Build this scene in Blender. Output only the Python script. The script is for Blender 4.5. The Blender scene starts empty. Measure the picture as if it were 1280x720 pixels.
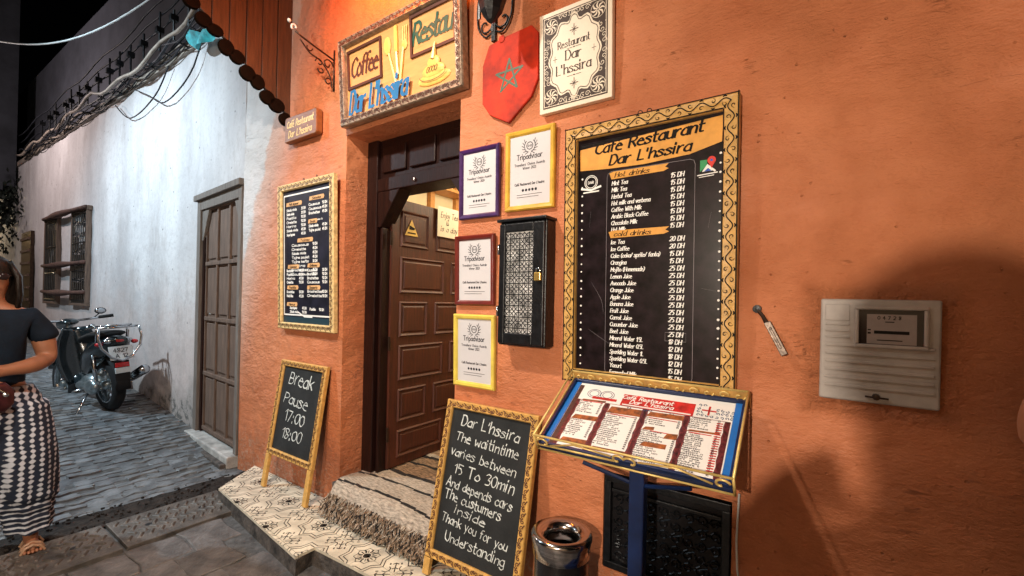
import bpy, bmesh, math, random
from mathutils import Vector, Matrix, noise
R = math.radians; PI = math.pi
rnd = random.Random(7)
SC = bpy.context.scene; COL = SC.collection

# ------------------------------------------------------------------ camera
cam = bpy.data.cameras.new("camera"); cam_o = bpy.data.objects.new("camera", cam); COL.objects.link(cam_o)
yaw, pit, rol = R(34.76), R(.25), R(1.196)
F = Vector((-math.sin(yaw)*math.cos(pit), math.cos(yaw)*math.cos(pit), math.sin(pit)))
RT = Vector((math.cos(yaw), math.sin(yaw), 0)); UP = RT.cross(F)
c_, s_ = math.cos(rol), math.sin(rol)
RT, UP = c_*RT+s_*UP, -s_*RT+c_*UP
cam_o.matrix_world = Matrix(((RT.x, UP.x, -F.x, 0), (RT.y, UP.y, -F.y, -1.84), (RT.z, UP.z, -F.z, 1.52), (0, 0, 0, 1)))
cam.sensor_width = 36; cam.lens = 552.8/1280*36; cam.shift_y = 14/1280
cam.clip_start = .05; cam.clip_end = 500
SC.camera = cam_o

# ------------------------------------------------------------------ world, lamps, exposure (night street)
w = bpy.data.worlds.new("World"); SC.world = w; w.use_nodes = True
nt = w.node_tree; sky = nt.nodes.new("ShaderNodeTexSky"); sky.sky_type = 'NISHITA'; sky.sun_disc = False
sky.sun_elevation = R(-6); sky.sun_rotation = R(200); sky.altitude = 400
nt.links.new(sky.outputs[0], nt.nodes["Background"].inputs[0]); nt.nodes["Background"].inputs[1].default_value = .15
SC.view_settings.view_transform = 'Standard'; SC.view_settings.look = 'None'
SC.view_settings.exposure = .32; SC.view_settings.gamma = 1
SC.cycles.max_bounces = 6; SC.cycles.diffuse_bounces = 3; SC.cycles.glossy_bounces = 3
SC.cycles.sample_clamp_indirect = 4; SC.cycles.use_denoising = True

def lamp(name, loc, energy, col, radius=.08, spot=None, aim=None, blend=.3):
    d = bpy.data.lights.new(name, 'SPOT' if spot else 'POINT'); d.energy = energy; d.color = col; d.shadow_soft_size = radius
    o = bpy.data.objects.new(name, d); COL.objects.link(o); o.location = loc
    if spot:
        d.spot_size = R(spot); d.spot_blend = blend
        o.rotation_euler = (Vector(aim)-Vector(loc)).to_track_quat('-Z', 'Y').to_euler()
    return o
lamp("street_lamp_light", (-1.9, -1.75, 3.75), 310, (1, .89, .76), .05, spot=116, aim=(-2.5, -.2, 1.5), blend=1)    # warm street lantern over the alley
lamp("alley_lamp_light", (-6.6, -2.9, 4.7), 950, (.70, .89, 1), .07, spot=118, aim=(-6.6, 0, 1.0), blend=.8)             # cool LED lamp above the white wall
lamp("alley_far_light", (-11, -1.9, 4.4), 190, (1, .84, .80), .1)
lamp("sign_lamp_light", (-2.30, -.26, 3.62), 34, (1, .15, .008), .05)             # orange lamp over the signboard
lamp("room_lamp_light", (-1.9, 1.5, 2.7), 55, (1, .84, .58), .15)                # inside the cafe
lamp("far_lamp_light", (-17.6, -1.3, 3.6), 90, (1, .85, .6), .1)
lamp("shop_lamp_light", (-.20, -3.3, 1.86), 250, (1, .86, .70), .03)              # shop lamp across the alley, behind the photographer

# ------------------------------------------------------------------ materials
def mat(name, col, rough=.6, metal=0, var=.12, vs=8, bump=.0, bs=60, col2=None, emis=None, coat=0, stretch=(1,1,1), det=4):
    m = bpy.data.materials.new(name); m.use_nodes = True; n = m.node_tree.nodes; L = m.node_tree.links
    b = n["Principled BSDF"]; b.inputs["Roughness"].default_value = rough; b.inputs["Metallic"].default_value = metal
    if max(col) < .06 and not metal: b.inputs["Specular IOR Level"].default_value = .25
    if coat: b.inputs["Coat Weight"].default_value = coat; b.inputs["Coat Roughness"].default_value = .15
    tc = n.new("ShaderNodeTexCoord"); mp = n.new("ShaderNodeMapping"); mp.inputs["Scale"].default_value = stretch
    L.new(tc.outputs["Object"], mp.inputs[0])
    ns = n.new("ShaderNodeTexNoise"); ns.inputs["Scale"].default_value = vs; ns.inputs["Detail"].default_value = det; ns.inputs["Roughness"].default_value = .62
    L.new(mp.outputs[0], ns.inputs[0])
    mr = n.new("ShaderNodeMapRange"); mr.inputs[1].default_value = .3; mr.inputs[2].default_value = .7; L.new(ns.outputs[0], mr.inputs[0])
    mx = n.new("ShaderNodeMix"); mx.data_type = 'RGBA'
    c2 = col2 or tuple(max(0, x*(1-2.2*var)) for x in col)
    mx.inputs[6].default_value = (*c2, 1); mx.inputs[7].default_value = (*(col if col2 else tuple(min(1, x*(1+var)) for x in col)), 1)
    L.new(mr.outputs[0], mx.inputs[0]); L.new(mx.outputs[2], b.inputs["Base Color"])
    if bump:
        n2 = n.new("ShaderNodeTexNoise"); n2.inputs["Scale"].default_value = bs; n2.inputs["Detail"].default_value = 5
        L.new(mp.outputs[0], n2.inputs[0]); bp = n.new("ShaderNodeBump"); bp.inputs["Strength"].default_value = bump; bp.inputs["Distance"].default_value = .01
        L.new(n2.outputs[0], bp.inputs["Height"]); L.new(bp.outputs[0], b.inputs["Normal"])
    if emis: b.inputs["Emission Color"].default_value = (*emis[:3], 1); b.inputs["Emission Strength"].default_value = emis[3]
    return m

def nd(m, t, **kw):
    n = m.node_tree.nodes.new(t)
    for k, v in kw.items(): setattr(n, k, v)
    return n
def setin(n, **kw):
    for k, v in kw.items(): n.inputs[k.replace('_', ' ')].default_value = v
def math_(m, op, a, b=None, c=None):
    n = nd(m, "ShaderNodeMath", operation=op); L = m.node_tree.links
    for i, x in enumerate((a, b, c)):
        if x is None: continue
        if isinstance(x, (int, float)): n.inputs[i].default_value = x
        else: L.new(x, n.inputs[i])
    return n.outputs[0]
def mixc(m, fac, a, b):
    n = nd(m, "ShaderNodeMix", data_type='RGBA'); L = m.node_tree.links
    if isinstance(fac, (int, float)): n.inputs[0].default_value = fac
    else: L.new(fac, n.inputs[0])
    for i, x in ((6, a), (7, b)):
        if isinstance(x, tuple): n.inputs[i].default_value = (*x, 1)
        else: L.new(x, n.inputs[i])
    return n.outputs[2]
def noise_(m, vec, scale, detail=5, rough=.6, lo=.35, hi=.65):
    n = nd(m, "ShaderNodeTexNoise"); setin(n, Scale=scale, Detail=detail, Roughness=rough); m.node_tree.links.new(vec, n.inputs[0])
    r = nd(m, "ShaderNodeMapRange"); r.inputs[1].default_value = lo; r.inputs[2].default_value = hi; m.node_tree.links.new(n.outputs[0], r.inputs[0])
    return r.outputs[0]
def smooth_(m, x, lo, hi):
    r = nd(m, "ShaderNodeMapRange", interpolation_type='SMOOTHSTEP'); r.inputs[1].default_value = lo; r.inputs[2].default_value = hi
    m.node_tree.links.new(x, r.inputs[0]); return r.outputs[0]
def scaled(m, vec, sc):
    n = nd(m, "ShaderNodeMapping"); n.inputs["Scale"].default_value = sc; m.node_tree.links.new(vec, n.inputs[0]); return n.outputs[0]

def plaster_orange():
    m = bpy.data.materials.new("orange_plaster"); m.use_nodes = True; L = m.node_tree.links; b = m.node_tree.nodes["Principled BSDF"]
    tc = nd(m, "ShaderNodeTexCoord"); V = tc.outputs["Object"]; sp = nd(m, "ShaderNodeSeparateXYZ"); L.new(V, sp.inputs[0])
    base = mixc(m, noise_(m, V, 1.6, 6), (.55, .178, .072), (.67, .242, .104))
    base = mixc(m, math_(m, 'MULTIPLY', noise_(m, V, 14, 6, .7, .45, .75), .3), base, (.40, .095, .026))
    base = mixc(m, math_(m, 'MULTIPLY', noise_(m, scaled(m, V, (3, 1, .6)), 3, 6, .5, .5, .9), .10), base, (.70, .33, .20))
    base = mixc(m, math_(m, 'MULTIPLY', noise_(m, scaled(m, V, (1, 1, .45)), 1.1, 8, .7, .3, .8), .26), base, (.42, .095, .03))
    base = mixc(m, math_(m, 'MULTIPLY', noise_(m, V, 90, 6, .8, .68, .74), .2), base, (.70, .40, .26))
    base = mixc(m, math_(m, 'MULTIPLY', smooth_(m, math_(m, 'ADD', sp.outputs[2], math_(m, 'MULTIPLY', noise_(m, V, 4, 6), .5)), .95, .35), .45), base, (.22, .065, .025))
    # worn, repainted grey edge towards the white house
    edge = math_(m, 'ADD', math_(m, 'MULTIPLY', math_(m, 'SUBTRACT', sp.outputs[2], 1.5), .42), math_(m, 'MULTIPLY', sp.outputs[0], -1.0))
    n1 = nd(m, "ShaderNodeTexNoise"); setin(n1, Scale=5., Detail=8., Roughness=.7); L.new(V, n1.inputs[0])
    edge = math_(m, 'ADD', edge, math_(m, 'MULTIPLY', n1.outputs[0], .35))
    base = mixc(m, math_(m, 'MULTIPLY', smooth_(m, edge, 3.9, 4.5), .75), base, (.55, .42, .36))
    base = mixc(m, smooth_(m, edge, 4.42, 4.5), base, (.55, .53, .53))
    # scuffs near the step
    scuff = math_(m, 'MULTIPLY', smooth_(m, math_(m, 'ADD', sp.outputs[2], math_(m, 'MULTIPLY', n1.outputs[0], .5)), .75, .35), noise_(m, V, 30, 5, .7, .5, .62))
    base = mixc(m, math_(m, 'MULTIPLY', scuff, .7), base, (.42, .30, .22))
    L.new(base, b.inputs["Base Color"])
    L.new(math_(m, 'ADD', .42, math_(m, 'MULTIPLY', noise_(m, V, 5), .25)), b.inputs["Roughness"])
    # hand-trowelled relief: broad waves, horizontal trowel drags, grain and a few raised scars
    h = math_(m, 'MULTIPLY', noise_(m, V, 2.2, 3, .5, 0, 1), 1.6)
    nt1 = nd(m, "ShaderNodeTexNoise"); setin(nt1, Scale=4., Detail=7., Roughness=.55, Distortion=.8); L.new(scaled(m, V, (.8, 1, 3.6)), nt1.inputs[0])
    ridge = math_(m, 'ABSOLUTE', math_(m, 'SUBTRACT', nt1.outputs[0], .5))
    scar = smooth_(m, ridge, .010, 0)
    msk = noise_(m, V, 2.6, 5, .7, .56, .72)
    h = math_(m, 'ADD', h, math_(m, 'MULTIPLY', math_(m, 'MULTIPLY', scar, msk), .24))
    h = math_(m, 'ADD', h, math_(m, 'MULTIPLY', noise_(m, scaled(m, V, (1, 1, 2)), 22, 6, .65, 0, 1), .2))
    h = math_(m, 'ADD', h, math_(m, 'MULTIPLY', noise_(m, V, 160, 3, .6, 0, 1), .045))
    dx = math_(m, 'SUBTRACT', math_(m, 'ABSOLUTE', math_(m, 'SUBTRACT', sp.outputs[0], .154)), .15); dz = math_(m, 'SUBTRACT', math_(m, 'ABSOLUTE', math_(m, 'SUBTRACT', sp.outputs[2], 1.383)), .167)
    dd_ = math_(m, 'MAXIMUM', dx, dz); ring = smooth_(m, dd_, .085, .0)
    h = math_(m, 'ADD', h, math_(m, 'MULTIPLY', math_(m, 'MULTIPLY', ring, noise_(m, V, 24, 6, .7, .35, .65)), .45))
    pits = nd(m, "ShaderNodeTexVoronoi"); setin(pits, Scale=26.); L.new(V, pits.inputs[0])
    h = math_(m, 'SUBTRACT', h, math_(m, 'MULTIPLY', math_(m, 'MULTIPLY', smooth_(m, pits.outputs[0], .13, .05), noise_(m, V, 3.5, 4, .6, .52, .6)), .30))
    h = math_(m, 'ADD', h, math_(m, 'MULTIPLY', math_(m, 'MULTIPLY', noise_(m, scaled(m, V, (1, 1, 1.8)), 9, 8, .72, .1, .9), noise_(m, V, 1.4, 3, .6, .36, .66)), .75))
    bp = nd(m, "ShaderNodeBump"); setin(bp, Strength=1.0, Distance=.036); L.new(h, bp.inputs["Height"]); L.new(bp.outputs[0], b.inputs["Normal"])
    return m
def plaster_white():
    m = bpy.data.materials.new("white_plaster"); m.use_nodes = True; L = m.node_tree.links; b = m.node_tree.nodes["Principled BSDF"]
    tc = nd(m, "ShaderNodeTexCoord"); V = tc.outputs["Object"]; sp = nd(m, "ShaderNodeSeparateXYZ"); L.new(V, sp.inputs[0])
    base = mixc(m, noise_(m, scaled(m, V, (1, 1, .3)), 1.3, 6), (.42, .40, .41), (.62, .60, .61))
    base = mixc(m, math_(m, 'MULTIPLY', noise_(m, V, 18, 8, .8, .50, .68), .5), base, (.33, .30, .30))
    n1 = nd(m, "ShaderNodeTexNoise"); setin(n1, Scale=3.2, Detail=9., Roughness=.72); L.new(V, n1.inputs[0])
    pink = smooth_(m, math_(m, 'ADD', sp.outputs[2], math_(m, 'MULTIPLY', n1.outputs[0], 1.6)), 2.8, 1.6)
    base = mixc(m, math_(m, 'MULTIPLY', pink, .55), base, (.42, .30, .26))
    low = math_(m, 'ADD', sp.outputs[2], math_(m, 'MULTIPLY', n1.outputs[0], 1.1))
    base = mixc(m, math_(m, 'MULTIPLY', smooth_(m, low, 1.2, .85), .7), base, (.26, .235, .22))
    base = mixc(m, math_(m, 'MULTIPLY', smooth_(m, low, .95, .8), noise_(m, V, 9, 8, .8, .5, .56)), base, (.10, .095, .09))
    sm = noise_(m, scaled(m, V, (1, 1, .5)), 4, 9, .8, .60, .68)
    base = mixc(m, math_(m, 'MULTIPLY', sm, .5), base, (.2, .18, .18))
    base = mixc(m, math_(m, 'MULTIPLY', noise_(m, scaled(m, V, (1, 1, .35)), 2.3, 9, .8, .53, .62), .4), base, (.34, .30, .29))
    vn = nd(m, "ShaderNodeTexVoronoi"); setin(vn, Scale=5.); L.new(V, vn.inputs[0])
    base = mixc(m, math_(m, 'MULTIPLY', smooth_(m, math_(m, 'ADD', vn.outputs[0], math_(m, 'MULTIPLY', n1.outputs[0], .10)), .115, .09), .8), base, (.10, .09, .09))
    L.new(base, b.inputs["Base Color"]); setin(b, Roughness=.8)
    h = math_(m, 'ADD', noise_(m, V, 3, 4, .5, 0, 1), math_(m, 'MULTIPLY', noise_(m, V, 30, 6, .7, 0, 1), .12))
    bp = nd(m, "ShaderNodeBump"); setin(bp, Strength=.7, Distance=.03); L.new(h, bp.inputs["Height"]); L.new(bp.outputs[0], b.inputs["Normal"])
    return m
def wood(name, c1, c2, axis=(12, 12, .9), rough=.45, bump=.25, vs=5):
    return mat(name, c1, rough, 0, .2, vs, bump, vs*3, col2=c2, stretch=axis, det=6)
M = {}
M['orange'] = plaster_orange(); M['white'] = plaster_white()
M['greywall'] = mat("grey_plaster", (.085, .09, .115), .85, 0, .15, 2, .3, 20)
M['dark'] = mat("dark_plaster", (.03, .032, .04), .9, 0, .2, 2, .2, 12)
M['beige'] = mat("beige_plaster", (.55, .42, .27), .8, 0, .1, 3, .2, 20)
M['cream'] = mat("cream_interior", (.80, .70, .48), .6, 0, .08, 3)
M['pave'] = mat("paving_stone", (.14, .152, .165), .42, 0, .3, 9, .55, 45)
M['pave2'] = mat("flagstone", (.125, .115, .112), .5, 0, .3, 7, .6, 35)
for k_ in ('pave', 'pave2'):
    m = M[k_]; b_ = m.node_tree.nodes["Principled BSDF"]; src = b_.inputs["Base Color"].links[0].from_socket; oi = nd(m, "ShaderNodeObjectInfo")
    hv = nd(m, "ShaderNodeHueSaturation"); m.node_tree.links.new(src, hv.inputs["Color"]); m.node_tree.links.new(math_(m, 'ADD', .72, math_(m, 'MULTIPLY', oi.outputs["Random"], .5)), hv.inputs["Value"]); m.node_tree.links.new(hv.outputs[0], b_.inputs["Base Color"])
M['slab'] = mat("drain_slab_stone", (.095, .082, .072), .5, 0, .3, 10, .5, 50)
M['mortar'] = mat("mortar", (.085, .083, .083), .8, 0, .3, 14, .8, 30)
M['dirt'] = mat("dirt", (.024, .018, .015), .85, 0, .4, 20, .9, 60)
M['tile'] = mat("cream_tile", (.68, .60, .47), .35, 0, .2, 7, .1, 60, det=8)
M['tilepat'] = mat("tile_pattern", (.035, .03, .028), .4)
M['kerb'] = mat("dark_kerb_plaster", (.075, .062, .055), .8, 0, .4, 14, .8, 40)
M['doorwood'] = wood("dark_door_wood", (.095, .020, .008), (.036, .008, .004), rough=.5)
M['frameblack'] = wood("black_brown_wood", (.022, .006, .004), (.008, .0025, .002))
M['oldwood'] = wood("weathered_door_wood", (.17, .105, .075), (.06, .036, .026), rough=.75, bump=.5)
M['oldgrey'] = wood("grey_door_frame", (.20, .17, .15), (.09, .07, .06), rough=.8, bump=.5)
M['canopy'] = wood("canopy_plank_wood", (.075, .036, .018), (.028, .014, .008), rough=.5)
M['signwood'] = wood("sign_wood", (.68, .36, .13), (.55, .26, .085), axis=(1, 8, 8), rough=.5, bump=.1)
M['plaquewood'] = wood("plaque_wood", (.28, .10, .025), (.17, .055, .015), axis=(1, 8, 8))
M['gold'] = mat("gold_frame", (.64, .36, .095), .42, .0, .14, 30, .25, 120)
M['gold2'] = mat("pale_gold_frame", (.78, .56, .25), .45, .0, .2, 30, .3, 140)
M['goldwire'] = mat("brass_wire", (.80, .58, .20), .35, .25, .1, 30)
M['silverframe'] = mat("silver_brown_frame", (.36, .27, .19), .4, .35, .25, 30, .4, 120)
M['black'] = mat("black_print", (.008, .007, .009), .5)
M['blackline'] = mat("black_paint", (.010, .008, .007), .8)
M['darkpanel'] = mat("dark_menu_print", (.014, .008, .011), .3, 0, .4, 18)
M['navy'] = mat("navy_menu_print", (.016, .016, .03), .4, 0, .3, 8)
M['chalk'] = mat("chalkboard_slate", (.030, .032, .034), .7, 0, .5, 5, .1, 80, col2=(.012, .013, .014), det=9)
M['chalkw'] = mat("chalk_white", (.86, .90, .88), .9, 0, .12, 70, col2=(.30, .32, .31), det=3)
M['whitep'] = mat("white_print", (.84, .83, .80), .5, 0, .02)
M['bannerc'] = mat("orange_banner_print", (.78, .36, .06), .4, 0, .12, 9)
M['peach'] = mat("peach_print", (.80, .45, .20), .4)
M['paper'] = mat("certificate_paper", (.62, .60, .62), .35, 0, .03, 3)
M['ink'] = mat("dark_ink", (.03, .03, .04), .5)
M['creamsign'] = mat("cream_sign_print", (.80, .69, .54), .45, 0, .04, 5)
M['browninks'] = mat("brown_ink", (.055, .035, .028), .5)
M['purple'] = mat("purple_frame_paint", (.055, .018, .10), .3, 0, .2, 20, coat=.3)
M['yellow'] = mat("yellow_frame_paint", (.74, .44, .055), .35, 0, .15, 12)
M['yellow2'] = mat("lemon_frame_paint", (.78, .60, .10), .35, 0, .1, 12)
M['maroon'] = mat("maroon_frame_paint", (.16, .018, .012), .3, 0, .15, 12, coat=.3)
M['iron'] = mat("black_iron", (.010, .011, .014), .38, .3, .3, 30, .2, 60)
M['bronze'] = mat("dark_bronze", (.05, .028, .018), .4, .6, .3, 20)
M['steel'] = mat("brushed_steel", (.55, .52, .50), .16, 1, .15, 6, stretch=(1, 1, 30))
M['chrome'] = mat("chrome", (.48, .50, .53), .2, 1, .05)
M['binblack'] = mat("black_bin_body", (.010, .009, .010), .25, 0, .1, coat=.4)
M['red'] = mat("red_shield_paint", (.60, .028, .004), .75, 0, .35, 5, .2, 30)
M['green'] = mat("green_paint", (.03, .09, .045), .5)
M['blue'] = mat("blue_tray_paint", (.018, .17, .58), .35, 0, .1, 10)
M['bluep'] = mat("navy_pole_paint", (.006, .02, .085), .35, 0, .2, 10)
M['bluelet'] = mat("blue_letter_paint", (.015, .15, .36), .6)
M['greenlet'] = mat("green_letter_paint", (.01, .085, .055), .6)
M['brownlet'] = mat("brown_letter_paint", (.09, .026, .014), .6)
M['goldlet'] = mat("yellow_carving", (.80, .52, .13), .4, 0, .12, 20)
M['meter'] = mat("meter_plastic", (.42, .37, .34), .5, 0, .12, 9, .15, 40)
M['glassdark'] = mat("dark_meter_glass", (.02, .012, .012), .12)
M['meterpale'] = mat("meter_dial_print", (.30, .24, .23), .4)
M['rug1'] = mat("rug_tan", (.36, .23, .14), .95, 0, .45, 25, 1, 90, stretch=(1, 5, 1))
M['rug2'] = mat("rug_cream", (.56, .47, .38), .95, 0, .3, 30, 1, 90, stretch=(1, 5, 1))
M['rug3'] = mat("rug_black", (.025, .022, .022), .95, 0, .3, 30, 1, 90)
M['fringe'] = mat("rug_fringe", (.24, .165, .11), .95, 0, .6, 60)
M['skin'] = mat("skin", (.30, .125, .065), .5, 0, .1, 8, .06, 90)
M['skin2'] = mat("pale_skin", (.52, .27, .16), .5, 0, .1, 8, .06, 90)
M['hair'] = mat("dark_hair", (.014, .009, .007), .4, 0, .4, 30, .4, 120, stretch=(1, 1, .15))
M['tshirt'] = mat("navy_tshirt", (.003, .010, .022), .85, 0, .25, 6, .3, 40)
M['tyre'] = mat("tyre_rubber", (.012, .012, .013), .75, 0, .1, 30, .2, 80)
M['mopedblack'] = mat("moped_black_paint", (.012, .018, .022), .18, 0, .1, coat=.6)
M['mopedgrey'] = mat("engine_alloy", (.35, .40, .42), .3, .8, .2, 30)
M['taillight'] = mat("red_lens", (.45, .012, .015), .2, coat=.5)
M['plate'] = mat("plate_white", (.6, .68, .72), .4)
M['cablew'] = mat("pale_cable", (.6, .62, .62), .6)
M['cableb'] = mat("black_cable", (.016, .018, .024), .55, 0, .4, 8)
M['conduit'] = mat("cream_conduit", (.30, .25, .21), .6, 0, .2, 8)
M['cyan'] = mat("turquoise_cloth", (.03, .42, .48), .7, 0, .3, 12)
M['leaf'] = mat("dark_vine_leaf", (.008, .012, .009), .6, 0, .5, 9)
M['redprint'] = mat("red_print", (.60, .028, .025), .4, 0, .25, 30)
M['maroonp'] = mat("maroon_print", (.12, .02, .025), .4, 0, .6, 60)
M['foodp'] = mat("food_photo_print", (.52, .15, .04), .4, 0, .8, 45, col2=(.08, .035, .02))
M['bulb'] = mat("bulb_glass", (1, .9, .8), .3, emis=(1, .85, .7, 12))
M['bulbc'] = mat("cool_bulb", (1, 1, 1), .3, emis=(.8, .95, 1, 14))
M['bulbo'] = mat("orange_bulb", (1, .5, .2), .3, emis=(1, .35, .08, 12))
M['brassl'] = mat("brass_padlock", (.62, .42, .12), .3, .7, .1)
M['bluesheet'] = mat("blue_tarpaulin", (.02, .20, .45), .5, emis=None)

# patterned trousers: white shibori checks on navy
def shibori():
    m = bpy.data.materials.new("navy_white_trousers"); m.use_nodes = True; L = m.node_tree.links; b = m.node_tree.nodes["Principled BSDF"]
    tc = nd(m, "ShaderNodeTexCoord"); V = tc.outputs["Object"]; sp = nd(m, "ShaderNodeSeparateXYZ"); L.new(V, sp.inputs[0])
    n1 = nd(m, "ShaderNodeTexNoise"); setin(n1, Scale=13., Detail=5.); L.new(V, n1.inputs[0])
    wob = math_(m, 'MULTIPLY', math_(m, 'SUBTRACT', n1.outputs[0], .5), 4.5)
    a = math_(m, 'ADD', math_(m, 'MULTIPLY', math_(m, 'ADD', sp.outputs[0], math_(m, 'MULTIPLY', sp.outputs[1], .4)), 145), wob)
    z = math_(m, 'ADD', math_(m, 'MULTIPLY', sp.outputs[2], 210), wob)
    s = math_(m, 'SINE', a); t = math_(m, 'SINE', z)
    up = math_(m, 'ADD', math_(m, 'MULTIPLY', s, .75), math_(m, 'MULTIPLY', t, .5))
    dn = math_(m, 'ADD', math_(m, 'MULTIPLY', t, .9), math_(m, 'MULTIPLY', s, .15))
    k = smooth_(m, sp.outputs[2], .26, .32)
    v = math_(m, 'ADD', math_(m, 'MULTIPLY', up, k), math_(m, 'MULTIPLY', dn, math_(m, 'SUBTRACT', 1, k)))
    n3 = noise_(m, V, 6, 4, .6, .3, .7)
    v = math_(m, 'ADD', v, math_(m, 'MULTIPLY', math_(m, 'SUBTRACT', n3, .5), .9))
    col = mixc(m, smooth_(m, v, .0, .7), (.008, .014, .032), (.50, .53, .60))
    L.new(col, b.inputs["Base Color"]); setin(b, Roughness=.9)
    return m
M['trouser'] = shibori()

# ------------------------------------------------------------------ stroke font (x,y hex pairs, base line 3, x-height 8, cap height b)
GL = {}
def _g(s):
    for ln in s.strip().splitlines():
        k, wd, *st = ln.split(); GL[{'SP': ' '}.get(k, k)] = (float(wd), st)
_g("""SP 3
a 4 472806042344 -4843
b 4 -0b03 072846442304
c 4 472806042344
d 4 -4b43 472806042344
e 4 -0646 46280604233343
f 3 4b2b1913 -0838
g 4 472806042344 4845412001
h 4 -0b03 06284743
i 1 -0803 -0a0b
j 2 28241000 -2a2b
k 4 -0b03 -4805 -1643
l 1 -0b03
m 6 -0803 06283733 36586763
n 4 -0803 06284743
o 4 28060423444628
p 4 -0800 072846442304
q 4 -4840 472806042344
r 3 -0803 062838
s 4 4728072644230304
t 3 1b142333 -0838
u 4 08042344 -4843
v 4 -082348
w 6 -0813365368
x 4 -0843 -4803
y 4 -0823 -4810
z 4 -08480343
A 6 -033b63 -1656
B 5 -0b03 0b3b493707 0747553303
C 5 5a3b09053354
D 5 -0b03 0b3b58563303
E 5 -4b0b0343 -0737
F 4 -4b0b03 -0737
G 5 5a3b0905335457 -5737
H 5 -0b03 -5b53 -0757
I 1 -0b03
J 3 3b351304
K 5 -0b03 -5b06 -2853
L 4 -0b0343
M 6 -030b366b63
N 5 -030b535b
O 6 3b090533656a3b
P 5 -0b03 0b3b593707
R 5 -0b03 0b3b593707 -2753
S 5 5a3b093755330304
T 6 -0b6b -3b33
U 5 0b0533555b
V 6 -0b336b
W 7 -0b23385376 -767b
X 5 -0b53 -5b03
Y 6 -0b376b -3733
Z 5 -0b5b0353
0 4 2b090523454a2b
1 2 -092b23
2 4 0a2b4a480304 -0343
3 4 0a2b4a27 2746442303
4 4 -3b0646 -3933
5 4 -4b0b08 0828464423
6 4 3b0705234446280706
7 4 -0b4b13
8 4 274a2b0a2746230427
9 4 46270a2b4a4613
' 1 -0b09
: 1 -0304 -0708
. 1 -0304
, 1 -0402
/ 3 -033b
( 2 2b090522
) 2 0b292502
& 5 5314093b4a15135346
- 3 -0737
é 4 -0646 46280604233343 -1a3c
! 1 -0b06 -0304
""")
GL['W'] = (7, ['-0b23385373', '-'])
GL['W'] = (6, ['-0b13385363', ])
GL['W'] = (7, ['-0b23', '-2338', '-3853', '-536b'])
def _cr(p, n=4):
    if len(p) < 3: return p
    out = []; q = [p[0]]+p+[p[-1]]
    for i in range(1, len(q)-2):
        a, b, c, d = q[i-1:i+3]
        for k in range(n):
            t = k/n
            out.append(tuple(.5*(2*b[j]+(c[j]-a[j])*t+(2*a[j]-5*b[j]+4*c[j]-d[j])*t*t+(3*b[j]-a[j]-3*c[j]+d[j])*t**3) for j in (0, 1)))
    out.append(p[-1]); return out

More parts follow.
